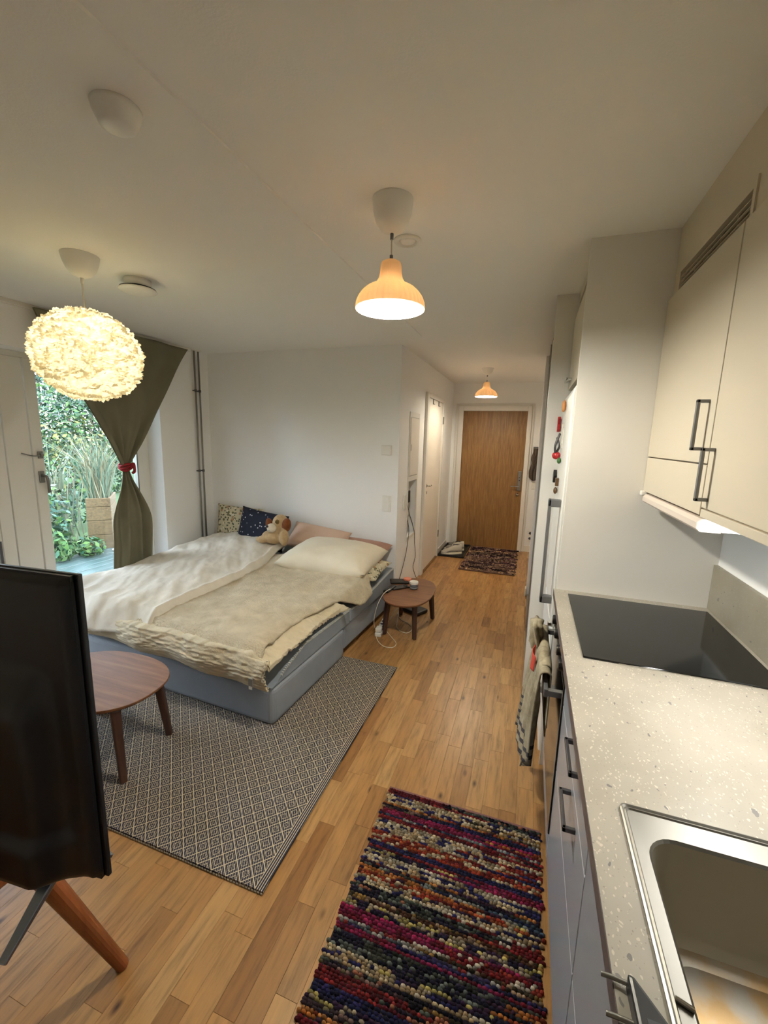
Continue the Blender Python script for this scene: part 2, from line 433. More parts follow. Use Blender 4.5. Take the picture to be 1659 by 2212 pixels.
# ------------------------------------------------------------------ floor of separate parquet staves
def make_floor():
    fl = struct(box('floor', M['walnut'], (XL - .3, XR, YF, YE, -.12, -.011)), 'oak parquet floor of short staves')
    rng = random.Random(3)
    cells = []
    w = .069; x = XL
    while x < XR - .001:
        x1 = min(x + w, XR); y = YF - rng.random() * .4
        while y < YE:
            L = rng.choice((.22, .28, .34, .42, .5, .58)) * rng.uniform(.92, 1.08)
            a, b = max(y, YF), min(y + L, YE)
            if b - a > .02: cells.append((x, x1, a, b, rng.random()))
            y += L
        x = x1
    def score(c):
        cx, cy = (c[0] + c[1]) / 2, (c[2] + c[3]) / 2
        if cx > .16 or cy < .45 or (cx < -1.12 and cy > 1.75) or (-2.95 < cx < -.76 and 1.03 < cy < 2.54) or (-.45 < cx and cy < 1.55): return 0
        d = Vector((cx, cy, -CAM_H)); X, Y, Z = d.dot(CR), d.dot(CU), d.dot(fwd)
        if Z < .1: return 0
        px, py = 829.5 + 912 * X / Z, 1106 - 912 * Y / Z
        if not (-60 < px < 1720 and -60 < py < 2272): return 0
        return (c[1] - c[0]) * (c[3] - c[2]) / d.length ** 3
    order = sorted(cells, key=score, reverse=True)
    def stave(mb, c, rnd, g=.0002):
        x0, x1, y0, y1 = c[0] + g, c[1] - g, c[2] + g, c[3] - g; b = .0006; zt = -.0002 * rng.random()
        vs = [(x0, y0, -.011), (x1, y0, -.011), (x1, y1, -.011), (x0, y1, -.011), (x0, y0, zt - b), (x1, y0, zt - b), (x1, y1, zt - b), (x0, y1, zt - b),
              (x0 + b, y0 + b, zt), (x1 - b, y0 + b, zt), (x1 - b, y1 - b, zt), (x0 + b, y1 - b, zt)]
        mb.add(vs, [(0, 1, 5, 4), (1, 2, 6, 5), (2, 3, 7, 6), (3, 0, 4, 7), (4, 5, 9, 8), (5, 6, 10, 9), (6, 7, 11, 10), (7, 4, 8, 11), (8, 9, 10, 11)]); rnd += [c[4]] * 12
    def fin(mb, rnd, name):
        o = mb.build(name, M['oak'], fl, fix=False); a = o.data.attributes.new('rnd', 'FLOAT', 'POINT'); a.data.foreach_set('value', rnd); return o
    for c in order[:296]:
        mb, rnd = MB(), []; stave(mb, c, rnd); fin(mb, rnd, 'stave')
    mb, rnd = MB(), []
    for c in order[296:]: stave(mb, c, rnd)
    fin(mb, rnd, 'stave_field')['kind'] = 'stuff'
make_floor()

# ------------------------------------------------------------------ ceiling and walls
cl = struct(box('ceiling', M['ceil'], (XL - .3, XR + .12, YF - .1, YE + .12, H, H + .1)), 'white textured ceiling with one long joint')
mb = MB(); mb.prism([(-.893, H), (-.877, H), (-.881, H - .005), (-.889, H - .005)], YF, 3.4, 'y'); mb.build('joint', M['ceil'], cl)

WIN0, WIN1, WZ = 1.15, 3.02, 2.068          # window recess in the left wall
wl = MB(); wl.box(XL - .3, XL, WIN1, YB + .12, 0, H); wl.box(XL - .3, XL, WIN0, WIN1, WZ, H); wl.box(XL - .3, XL, YF, WIN0, 0, H)
struct(wl.build('wall_left', M['wall']), 'white wall around the balcony door')
struct(box('wall_back', M['wall'], (XL, XH, YB, YB + .12, 0, H)), 'white wall behind the head of the bed')
NY0, NY1, NZ0, NZ1 = 3.985, 4.30, .575, 1.14     # cable niche
wh = MB()
wh.box(XH - .12, XH, YB + .12, NY0, 0, H); wh.box(XH - .12, XH, NY1, YE, 0, H)
wh.box(XH - .12, XH, NY0, NY1, 0, NZ0); wh.box(XH - .12, XH, NY0, NY1, NZ1, H); wh.box(XH - .12, XH - .1, NY0, NY1, NZ0, NZ1)
struct(wh.build('wall_hall', M['wall']), 'white hall wall beside the bathroom door')
struct(box('wall_end', M['wall'], (XH - .12, XR + .12, YE, YE + .12, 0, H)), 'white wall around the entrance door')
struct(box('wall_right', M['wall'], (XR, XR + .12, YF, YE, 0, H)), 'white wall behind the kitchen')
struct(box('wall_front', M['wall'], (XL - .3, XR + .12, YF - .1, YF, 0, H)))
struct(box('baseboard_hall', M['trim'], (XH, XH + .012, 5.5, YE, 0, .07), bevel=.003), 'white skirting in the hall')
struct(box('baseboard_end', M['trim'], (-.02, .3, YE - .012, YE, 0, .09), bevel=.003), 'white skirting beside the entrance door')
struct(box('baseboard_back', M['trim'], (XL, XH, YB - .012, YB, 0, .07), bevel=.003), 'white skirting behind the bed')
struct(box('trim_1', M['trim'], (XL, XL + .03, .2, 3.40, H - .028, H), bevel=.003), 'white curtain rail under the ceiling')

# ------------------------------------------------------------------ entrance door
def entrance_door():
    d = thing('door_1', None, None, (-.515, YE, 0), kind='structure'); tag(d, 'oak veneered entrance door in a white frame')
    x0, x1, zt = -.95, -.078, 1.97; y = YE
    box('leaf', M['oakdoor'], (x0, x1, y - .02, y, .012, zt), d, bevel=.002)
    m = MB(); m.box(x0 - .07, x0, y - .045, y, 0, zt + .07); m.box(x1, x1 + .055, y - .045, y, 0, zt + .07); m.box(x0, x1, y - .045, y, zt, zt + .07)
    m.build('frame', M['trim'], d, bevel=.004)
    m = MB(); m.box(x0 - .11, x0 - .07, y - .02, y, 0, zt + .10); m.box(x1 + .055, x1 + .085, y - .02, y, 0, zt + .10); m.box(x0 - .07, x1 + .055, y - .02, y, zt + .07, zt + .10); m.build('architrave', M['trim'], d, bevel=.003)
    box('threshold', M['oakdoor'], (x0, x1, y - .05, y, 0, .012), d)
    p = box('lock_plate', M['steel'], (-.145, -.095, y - .034, y - .02, .87, 1.15), d, bevel=.006)
    MB().bar((-.12, y - .036, 1.07), (-.12, y - .046, 1.07), .012).build('turn_knob', M['chrome'], p, smooth=True)
    MB().bar((-.12, y - .034, 1.02), (-.12, y - .040, 1.02), .008).build('key_hole', M['black'], p)
    m = MB(); m.bar((-.12, y - .03, .935), (-.12, y - .075, .935), .010); m.bar((-.115, y - .072, .935), (-.235, y - .072, .935), .009); m.build('lever_handle', M['chrome'], d, smooth=True)
    m = MB(); m.lathe([(.026, 0), (.024, .008), (.012, .012), (.012, .022), (0.0, .023)], n=24, T=Matrix.Translation((-.135, y - .02, .815)) @ Matrix.Rotation(PI / 2, 4, 'X'))
    m.build('lock_cylinder', M['chrome'], d, smooth=True)
entrance_door()

# ------------------------------------------------------------------ bathroom door and electrical cabinet in the hall wall
def bathroom_door():
    d = thing('door_2', None, None, (XH, 5.05, 0), kind='structure'); tag(d, 'plain white bathroom door in the hall')
    y0, y1, zt = 4.665, 5.44, 2.005; x = XH
    box('leaf', M['doorwhite'], (x, x + .014, y0, y1, .02, zt), d, bevel=.002)
    m = MB(); m.box(x, x + .03, y0 - .09, y0 - .004, 0, zt + .05); m.box(x, x + .03, y1 + .004, y1 + .06, 0, zt + .05); m.box(x, x + .03, y0 - .004, y1 + .004, zt + .004, zt + .05)
    m.build('frame', M['trim'], d, bevel=.003)
    box('threshold', M['oakdoor'], (x, x + .03, y0, y1, 0, .014), d)
    m = MB(); m.bar((x + .014, y0 + .05, 1.03), (x + .06, y0 + .05, 1.03), .009); m.bar((x + .056, y0 + .045, 1.03), (x + .056, y0 + .16, 1.03), .008); m.build('lever_handle', M['chrome'], d, smooth=True)
    MB().bar((x + .014, y0 + .05, 1.03), (x + .02, y0 + .05, 1.03), .022, 20).build('rose', M['chrome'], d)
    MB().bar((x + .014, y0 + .05, .95), (x + .022, y0 + .05, .95), .016, 16).build('key_plate', M['alu'], d)
    for z in (1.75, .28): MB().bar((x + .033, y1 + .006, z), (x + .033, y1 + .006, z + .09), .007).build('hinge', M['steel'], d)
    for yy, hl in ((4.88, 'handle'), (5.18, 'hinge')):
        hk = MB(); hk.box(x + .014, x + .018, yy, yy + .03, zt - .05, zt + .004); hk.box(x + .014, x + .034, yy, yy + .03, zt - .054, zt - .05)
        tag(hk.build('door_hook', M['grey_slot']), 'small dark hook over the top of the bathroom door, on its %s side' % hl, 'hook', 'hooks over the bathroom door')
bathroom_door()

def fuse_box():
    t = thing('electrical_cabinet', 'white flush electrical cabinet with a plain door above an open cable niche', 'cabinet', (XH, 4.15, .5))
    x = XH; y0, y1 = 3.965, 4.335
    m = MB(); m.box(x, x + .008, y0, NY0, .545, 1.81); m.box(x, x + .008, NY1, y1, .545, 1.81); m.box(x, x + .008, NY0, NY1, .545, NZ0); m.box(x, x + .008, NY0, NY1, NZ1, 1.19); m.box(x, x + .008, NY0, NY1, 1.76, 1.81)
    m.build('frame', M['trim'], t, bevel=.002)
    d = box('door', M['doorwhite'], (x, x + .013, NY0 + .004, NY1 - .004, 1.195, 1.755), t, bevel=.002)
    box('finger_slot', M['grey_slot'], (x + .013, x + .0145, NY0 + .02, NY0 + .028, 1.44, 1.50), d)
    box('niche_lining', M['greybox'], (x - .099, x - .094, NY0 + .002, NY1 - .002, NZ0 + .002, NZ1 - .002), t)
    box('socket_rail', M['white'], (x - .094, x - .06, NY0 + .06, NY1 - .04, .97, 1.06), t, bevel=.004)
    box('terminal', M['greybox'], (x - .094, x - .05, NY0 + .06, NY0 + .14, .66, .84), t, bevel=.004)
    a = tag(box('power_adapter', M['black'], (x - .06, x - .005, NY0 + .05, NY0 + .13, .92, 1.04), bevel=.006), 'black plug-in power adapter in the open cable niche', 'adapter')
    a2 = tag(box('power_plug', M['white'], (x - .06, x - .02, NY0 + .15, NY0 + .19, .93, .99), bevel=.006), 'small white plug in the open cable niche beside the black adapter', 'plug')
    c = MB(); c.tube([(x - .03, NY0 + .08, .92), (x - .02, NY0 + .06, .8), (x + .008, 4.05, .66), (x + .016, 4.01, .56), (x + .016, 3.93, .40), (x + .012, 3.80, .25), (x + .014, 3.72, .18), (-1.06, 3.66, .10), (-1.05, 3.62, .01)], .0035)
    tag(c.build('power_cable', M['cordgrey'], smooth=True), 'dark cable with a small loop hanging from the niche to the bed corner', 'cable')
    c = MB(); c.tube([(x - .03, NY0 + .12, .92), (x - .02, NY0 + .16, .80), (x - .01, NY0 + .24, .70), (x + .016, NY0 + .27, .57), (x + .012, 4.29, .47), (x + .016, 4.33, .30), (x + .014, 4.26, .20), (x + .02, 4.32, .10), (x + .03, 4.40, .01)], .0035)
    tag(c.build('power_cable', M['cordgrey'], smooth=True), 'dark cable running straight down the wall towards the bathroom door', 'cable')
    c = MB(); c.tube([(x - .04, NY0 + .17, .93), (x - .03, NY0 + .15, .85), (x - .03, NY0 + .11, .74), (x - .04, NY0 + .10, .64), (x - .05, NY0 + .13, .60)], .006)
    tag(c.build('network_cable', M['cordwhite'], smooth=True), 'thick white cable curled inside the open cable niche', 'cable')
fuse_box()

def wall_switch(name, label, cat, plane, c, w, h, keys, group=None):
    """plate with rocker keys; plane 'y-' faces -Y, 'x+' faces +X"""
    t = thing(name, label, cat, c, group)
    def B(nm, m, a0, a1, z0, z1, d0, d1, par, **k):
        if plane == 'y-': return box(nm, m, (c[0] + a0, c[0] + a1, c[1] - d1, c[1] - d0, c[2] + z0, c[2] + z1), par, **k)
        return box(nm, m, (c[0] + d0, c[0] + d1, c[1] + a0, c[1] + a1, c[2] + z0, c[2] + z1), par, **k)
    B('plate', M['white'], -w / 2, w / 2, -h / 2, h / 2, 0, .010, t, bevel=.003)
    s = h / keys
    for i in range(keys): B('rocker', M['white'], -w / 2 + .012, w / 2 - .012, -h / 2 + i * s + .009, -h / 2 + (i + 1) * s - .009, .010, .0145, t, bevel=.002)
    return t
wall_switch('light_switch', 'white double light switch on the wall beside the bed head', 'switch', 'y-', (-1.218, YB, .96), .082, .15, 2)
wall_switch('light_switch', 'white double switch on the hall wall next to the cable niche', 'switch', 'x+', (XH, 3.875, .95), .082, .15, 2)
wall_switch('light_switch', 'white single switch on the entrance wall under the striped scarf', 'switch', 'y-', (.085, YE, .955), .08, .10, 1)
t = thing('wall_thermostat', 'square white thermostat box on the wall above the bed switches', 'thermostat', (-1.228, YB, 1.40))
box('housing', M['white'], (-1.275, -1.181, YB - .028, YB, 1.404, 1.49), t, bevel=.006); box('back_plate', M['white'], (-1.279, -1.177, YB - .006, YB, 1.40, 1.494), t, bevel=.002)
t = thing('wall_socket', 'white double wall socket low on the wall beside the entrance door', 'socket', (.085, YE, .16))
pl = box('plate', M['white'], (.045, .125, YE - .012, YE, .165, .315), t, bevel=.003)
for zz in (.20, .275): MB().bar((.085, YE - .0125, zz), (.085, YE - .0135, zz), .019, 20).build('outlet', M['grey_slot'], t)
t = thing('striped_scarf', 'striped brown and grey scarf hanging from a rail beside the entrance door', 'scarf', (.12, YE - .05, 1.0))
def sc_fn(u, v):
    z = 1.475 - v * (.40 + .05 * math.sin(u * 5)); x = .03 + u * .18 - v * .03 + .006 * math.sin(v * 14)
    return (x, YE - .055 + .012 * math.sin(u * 22 + v * 2), z)
tS = NT('scarf_stripes'); wv = tS.n('ShaderNodeTexWave'); tS.l(tS.coords('Object'), wv.inputs['Vector']); wv.inputs['Scale'].default_value = 9; wv.inputs['Distortion'].default_value = 2
tS.l(tS.ramp(wv.outputs['Fac'], [(.25, (54, 46, 36)), (.5, (122, 108, 88)), (.8, (84, 66, 62))]), tS.b.inputs['Base Color']); tS.b.inputs['Roughness'].default_value = .95
m = MB(); m.grid(sc_fn, 24, 16); m.build('cloth', tS.m, t, smooth=True, solid=.008)
r = MB(); r.bar((.03, YE - .05, 1.485), (.25, YE - .05, 1.485), .007); r.bar((.24, YE - .05, 1.485), (.24, YE, 1.485), .006)
tag(r.build('hook_rail', M['black']), 'thin dark hanging rail on the entrance wall above the scarf', 'rail')

# ------------------------------------------------------------------ windows in the left wall
XG = -3.335
def window_units():
    f = struct(thing('window_1', None, None, (XG, 2.5, 0)), 'white balcony door with a tall glass pane'); f['kind'] = 'structure'
    y0, y1, z1 = 2.045, 2.945, 2.03
    m = MB(); m.box(XG - .06, XG, y0, y0 + .072, .06, z1); m.box(XG - .06, XG, y1 - .05, y1, .06, z1); m.box(XG - .06, XG, y0 + .072, y1 - .05, 1.957, z1); m.box(XG - .06, XG, y0 + .072, y1 - .05, .06, .16)
    m.build('leaf_frame', M['trim'], f, bevel=.004)
    box('pane', M['glass'], (XG - .036, XG - .030, y0 + .072, y1 - .05, .16, 1.957), f)
    m = MB(); m.box(XG - .046, XG - .002, y1 - .062, y1 - .05, .16, 1.957); m.build('spacer', M['steel'], f)
    h = MB(); h.box(XG, XG + .012, 2.065, 2.10, 1.17, 1.255); o = h.build('handle_plate', M['steel'], f, bevel=.004)
    h = MB(); h.tube([(XG + .01, 2.082, 1.225), (XG + .045, 2.086, 1.22), (XG + .055, 2.09, 1.19), (XG + .05, 2.095, 1.10)], .010); h.build('handle', M['steel'], f, smooth=True)
    h = MB(); h.box(XG, XG + .012, 2.072, 2.105, 1.345, 1.395); h.box(XG + .012, XG + .03, 2.08, 2.10, 1.36, 1.38); h.build('catch', M['steel'], f, bevel=.003)
    h = MB(); h.tube([(XG + .02, 2.09, 1.37), (XG + .03, 2.03, 1.365), (XG + .02, 1.96, 1.385)], .004); h.build('stay_hook', M['steel'], f, smooth=True)
    fr = MB(); fr.box(XG - .09, XG - .01, y1, WIN1, 0, WZ); fr.box(XG - .09, XG - .01, WIN0, y1, z1, WZ); fr.box(XG - .09, XG - .01, y0, y1, 0, .055)
    struct(fr.build('trim_2', M['trim'], bevel=.003), 'white outer frame of the balcony door')
    mu = struct(thing('trim_3', None, None, (XG, 1.94, 0)), 'white panel between the two glazed units')
    box('panel_board', M['trim'], (XG - .07, XG - .004, 1.885, 2.038, .05, z1), mu, bevel=.004)
    box('panel_board', M['trim'], (XG - .07, XG - .004, 1.80, 1.878, .05, z1), mu, bevel=.004)
    f2 = struct(thing('window_2', None, None, (XG, 1.2, 0)), 'white framed glazed unit beside the balcony door')
    m = MB(); m.box(XG - .06, XG, 1.755, 1.795, .06, z1); m.box(XG - .06, XG, WIN0, WIN0 + .07, .06, z1); m.box(XG - .06, XG, WIN0 + .07, 1.755, 1.957, z1); m.box(XG - .06, XG, WIN0 + .07, 1.755, .06, .16); m.build('frame', M['trim'], f2, bevel=.004)
    box('pane', M['glass'], (XG - .036, XG - .030, WIN0 + .07, 1.755, .16, 1.957), f2)
    MB().bar((XG + .012, 1.775, .55), (XG + .012, 1.775, .80), .009).build('hinge', M['aluD'], f2)
window_units()

def pipes():
    for i, yy in enumerate((3.445, 3.50)):
        p = MB(); p.bar((XL + .025, yy, .0), (XL + .025, yy, H - .012), .0085, 12)
        q = tag(p.build('heating_pipe', M['pipe'], smooth=True), ['thin vertical heating pipe in the room corner, next to the curtain', 'thin vertical heating pipe in the room corner, next to the bed wall'][i], 'pipe', 'heating pipes in the corner')
        for z in (1.965, 1.18):
            c = MB(); c.bar((XL, yy - .012, z), (XL + .036, yy - .012, z), .006); c.bar((XL + .025, yy, z - .012), (XL + .025, yy, z + .012), .0115); c.build('clip', M['aluD'], q)
        c = MB(); c.bar((XL + .025, yy, H - .012), (XL + .025, yy, H), .028, 20); c.build('rosette', M['white'], q)
pipes()

def curtain():
    t = thing('curtain', 'olive green curtain pulled together with a red tie at the balcony door', 'curtain', (XL + .05, 2.6, .42))
    zT, zt, zb = H - .03, 1.265, .42
    def fn(u, v):
        if v < .55:
            s = v / .55; z = zT + (zt - zT) * s
            e = s ** 1.05
            yl = 1.99 + (2.565 - 1.99) * (e * .92 + .08 * s * s); yr = 3.315 + (2.625 - 3.315) * (s ** .93)
            amp = .012 + .020 * s * s
            sag = -.0
        else:
            s = (v - .55) / .45; z = zt + (zb - zt) * s
            k = min(1, s / .55); k = k * k * (3 - 2 * k)
            yl = 2.565 - .13 * k - .06 * s; yr = 2.625 + .15 * k * (1 - .35 * max(0, s - .6)); amp = .03
        y = yl + (yr - yl) * u
        g = min(1, abs(v - .55) * 9 + .15)
        x = XL + .075 + amp * g * (math.sin(u * 19 + .8) * .7 + math.sin(u * 33 + 2) * .35) - .03 * math.exp(-((v - .55) / .12) ** 2)
        x += .02 * fbm(u * 2.2, v * 3.1, 5, 2) * g
        return (x, y, z)
    m = MB(); m.grid(fn, 90, 90); m.build('cloth', M['curtain'], t, smooth=True, solid=.003)
    # hanging hem fold along the left edge
    def fold(u, v):
        p = fn(0, v * .545); w = .10 * (1 - v * .75)
        return (p[0] + .018 + .01 * math.sin(u * 3.1), p[1] - .004 + u * w, p[2])
    m = MB(); m.grid(fold, 8, 50); m.build('edge_fold', M['curtain'], t, smooth=True, solid=.003)
    r = MB()
    for k in range(3):
        r.tube([(XL + .05 + .05 * math.cos(a) * .9, 2.595 + .045 * math.sin(a), zt + .012 * math.sin(a * 2 + k) + (k - 1) * .016) for a in [i * 2 * PI / 10 for i in range(11)]], .010, 8, 3)
    r.tube([(XL + .09, 2.60, zt), (XL + .115, 2.615, zt + .03), (XL + .11, 2.625, zt - .03), (XL + .12, 2.60, zt - .045)], .011)
    r.build('tie', M['redtie'], t, smooth=True)
curtain()

# ------------------------------------------------------------------ kitchen: worktop, base units, hob, sink
XC = .147           # front edge of the worktop
XF = .167           # cabinet fronts
YP = 1.985          # side panel of the fridge column
def worktop():
    t = thing('worktop', 'pale speckled stone-look kitchen worktop with dark front edge', 'worktop', (.45, .8, .868))
    hx0, hx1, hy0, hy1 = .222, .70, .10, .764
    m = MB(); m.box(XC + .0012, hx0, -.6, YP, .868, .9); m.box(hx1, XR - .0005, -.6, YP, .868, .9); m.box(hx0, hx1, hy1, YP, .868, .9); m.box(hx0, hx1, -.6, hy0, .868, .9)
    m.build('slab', M['worktop'], t)
    box('edge_band', M['edgeband'], (XC, XC + .0012, -.6, YP, .868, .8992), t)
    box('upstand', M['splash'], (XR - .0155, XR - .0005, -.6, YP - .0005, .9, 1.085), t, bevel=.001)
worktop()
def hob():
    t = thing('hob', 'black glass cooking hob set into the worktop', 'hob', (.46, 1.64, .9))
    box('glass_top', M['blackglass'], (.203, .716, 1.345, 1.925, .9, .906), t, bevel=.0025, bseg=3)
    box('front_bevel', M['chrome'], (.30, .63, 1.3425, 1.3448, .9005, .9035), t)
hob()
def sink():
    t = thing('sink', 'stainless steel kitchen sink with rounded bowl and stained bottom', 'sink', (.46, .45, .72))
    x0, x1, y0, y1 = .204, .718, .08, .783
    bx0, bx1, by0, by1 = .236, .64, .18, .728
    def rr(ax0, ax1, ay0, ay1, r, z, n=7):
        pts = []
        for cx, cy, a0 in ((ax1 - r, ay1 - r, 0), (ax0 + r, ay1 - r, PI / 2), (ax0 + r, ay0 + r, PI), (ax1 - r, ay0 + r, 1.5 * PI)):
            pts += [(cx + r * math.cos(a0 + PI / 2 * k / n), cy + r * math.sin(a0 + PI / 2 * k / n), z) for k in range(n + 1)]
        return pts
    def loft(loops, cap=False):
        m = MB(); n = len(loops[0]); vs = [p for l in loops for p in l]
        fs = [(i * n + k, i * n + (k + 1) % n, (i + 1) * n + (k + 1) % n, (i + 1) * n + k) for i in range(len(loops) - 1) for k in range(n)]
        if cap: fs.append(tuple((len(loops) - 1) * n + k for k in range(n)))
        return m.add(vs, fs)
    rim = [rr(x0, x1, y0, y1, .012, .9), rr(x0, x1, y0, y1, .012, .9045), rr(x0 + .003, x1 - .003, y0 + .003, y1 - .003, .010, .906), rr(x0 + .006, x1 - .006, y0 + .006, y1 - .006, .009, .9035),
           rr(x0 + .009, x1 - .009, y0 + .009, y1 - .009, .008, .9045), rr(x0 + .011, x1 - .011, y0 + .011, y1 - .011, .008, .902), rr(bx0 - .004, bx1 + .004, by0 - .004, by1 + .004, .05, .9015), rr(bx0, bx1, by0, by1, .046, .897)]
    loft(rim).build('rim', M['steel'], t, smooth=False)
    i = .012
    loft([rr(bx0, bx1, by0, by1, .046, .8972), rr(bx0 + i, bx1 - i, by0 + i, by1 - i, .05, .745), rr(bx0 + i + .010, bx1 - i - .010, by0 + i + .01, by1 - i - .01, .05, .727)]).build('bowl_wall', mat('sink_bowl_steel', (190, 184, 170), .5, .75), t, smooth=True)
    loft([rr(bx0 + i + .010, bx1 - i - .010, by0 + i + .01, by1 - i - .01, .05, .727), rr(bx0 + i + .03, bx1 - i - .03, by0 + i + .03, by1 - i - .03, .04, .722)], True).build('bowl_floor', M['sinkfloor'], t)
    m = MB(); m.bar((.214, .492, .9045), (.232, .486, .9045), .003); m.build('rim_mark', M['chrome'], t)
sink()
def rail_holder():
    t = thing('rail_holder', 'black plastic holder on two metal bars at the front edge of the worktop', 'holder', (.14, .45, .87))
    m = MB(); m.tube([(.134, .489, .903), (.15, .488, .905), (.172, .484, .908)], .0028); m.build('bar', M['steel'], t, smooth=True)
    m = MB(); m.tube([(.134, .450, .903), (.15, .449, .905), (.172, .446, .908)], .0028); m.build('bar', M['steel'], t, smooth=True)
    m = MB(); m.prism([(.163, .40), (.160, .486), (.168, .483), (.180, .468), (.197, .446), (.203, .425), (.205, .40)], .901, .925, 'z'); m.build('holder_body', M['black'], t, bevel=.004)
    box('holder_slot', M['grey_slot'], (.172, .186, .41, .445, .9252, .9256), t)
rail_holder()

def handle_bracket(par, x, y0, y1, z, out=.03, th=.010, m='aluD', vert=False, name='handle'):
    b = MB()
    if not vert:
        b.box(x - out, x - out + .008, y0, y1, z - th / 2, z + th / 2); b.box(x - out, x, y0, y0 + .009, z - th / 2, z + th / 2); b.box(x - out, x, y1 - .009, y1, z - th / 2, z + th / 2)
    else:   # y0,y1 are z range, z is y
        b.box(x - out, x - out + .008, z - th / 2, z + th / 2, y0, y1); b.box(x - out, x, z - th / 2, z + th / 2, y0, y0 + .009); b.box(x - out, x, z - th / 2, z + th / 2, y1 - .009, y1)
    return b.build(name, M[m], par, bevel=.0015)

def base_units():
    # oven under the hob
    t = thing('oven', 'built-in oven with black glass door and grey bar handle under the hob', 'oven', (.45, 1.685, 0))
    y0, y1 = 1.39, 1.98
    box('carcass', M['cab'], (XF + .02, XR - .02, y0, y1, .10, .866), t)
    box('control_panel', M['steel'], (XF, XF + .02, y0 + .002, y1 - .002, .762, .864), t, bevel=.002)
    d = box('door', M['blackglass'], (XF - .004, XF + .02, y0 + .002, y1 - .002, .20, .755), t, bevel=.003)
    box('glass_edge', M['chrome'], (XF - .006, XF - .004, y0 + .004, y0 + .012, .21, .745), d)
    h = MB(); h.box(.108, .122, y0 + .035, y1 - .03, .695, .725); o = h.build('door_handle', M['alu'], d, bevel=.003)
    for ya in (y0 + .035, y1 - .05): box('handle_post', M['alu'], (.12, XF, ya, ya + .02, .700, .722), d, bevel=.002)
    for yy in (1.44, 1.55, 1.69, 1.83):
        k = MB(); k.bar((XF, yy, .815), (XF - .022, yy, .815), .021, 20, .019); o = k.build('knob', M['black'], t, smooth=False, bevel=.002)
        k = MB(); k.bar((XF - .021, yy, .815), (XF - .0235, yy, .815), .013, 20); k.build('knob_cap', M['chrome'], o)
    box('warming_drawer', M['cabgloss'], (XF, XF + .02, y0 + .002, y1 - .002, .105, .195), t, bevel=.002)
    # drawer unit
    t = thing('drawer_unit', 'glossy grey kitchen drawer unit with bar handles next to the oven', 'cabinet', (.45, 1.09, 0))
    y0, y1 = .795, 1.386
    box('carcass', M['cab'], (XF + .02, XR - .02, y0, y1, .10, .866), t)
    for z0, z1, hz in ((.71, .862, .812), (.468, .706, .668), (.11, .464, None)):
        d = box('drawer', M['cabgloss'], (XF, XF + .019, y0 + .002, y1 - .002, z0, z1), t, bevel=.002)
        if hz: handle_bracket(d, XF, .935, 1.06, hz, .028, .012)
    t = thing('sink_cabinet', 'glossy grey kitchen cabinet under the steel sink', 'cabinet', (.45, .5, 0))
    y0, y1 = .07, .791
    m = MB(); m.box(XF + .02, XF + .038, y0, y1, .10, .866); m.box(XF + .038, XR - .02, y0, y0 + .018, .10, .866); m.box(XF + .038, XR - .02, y1 - .018, y1, .10, .866); m.box(XF + .038, XR - .02, y0 + .018, y1 - .018, .10, .118); m.build('carcass', M['cab'], t)
    box('door', M['cabgloss'], (XF, XF + .019, y0 + .002, y1 - .002, .468, .862), t, bevel=.002)
    box('door', M['cabgloss'], (XF, XF + .019, y0 + .002, y1 - .002, .11, .464), t, bevel=.002)
    t = thing('dishwasher_cabinet', 'glossy grey kitchen cabinet nearest the end of the worktop', 'cabinet', (.45, -.2, 0))
    box('carcass', M['cab'], (XF + .02, XR - .02, -.6, .066, .10, .866), t)
    box('door', M['cabgloss'], (XF, XF + .019, -.598, .064, .11, .862), t, bevel=.002)
    struct(box('trim_4', M['edgeband'], (XF + .05, XF + .066, -.6, 1.98, 0, .10)), 'dark plinth under the kitchen units')
base_units()

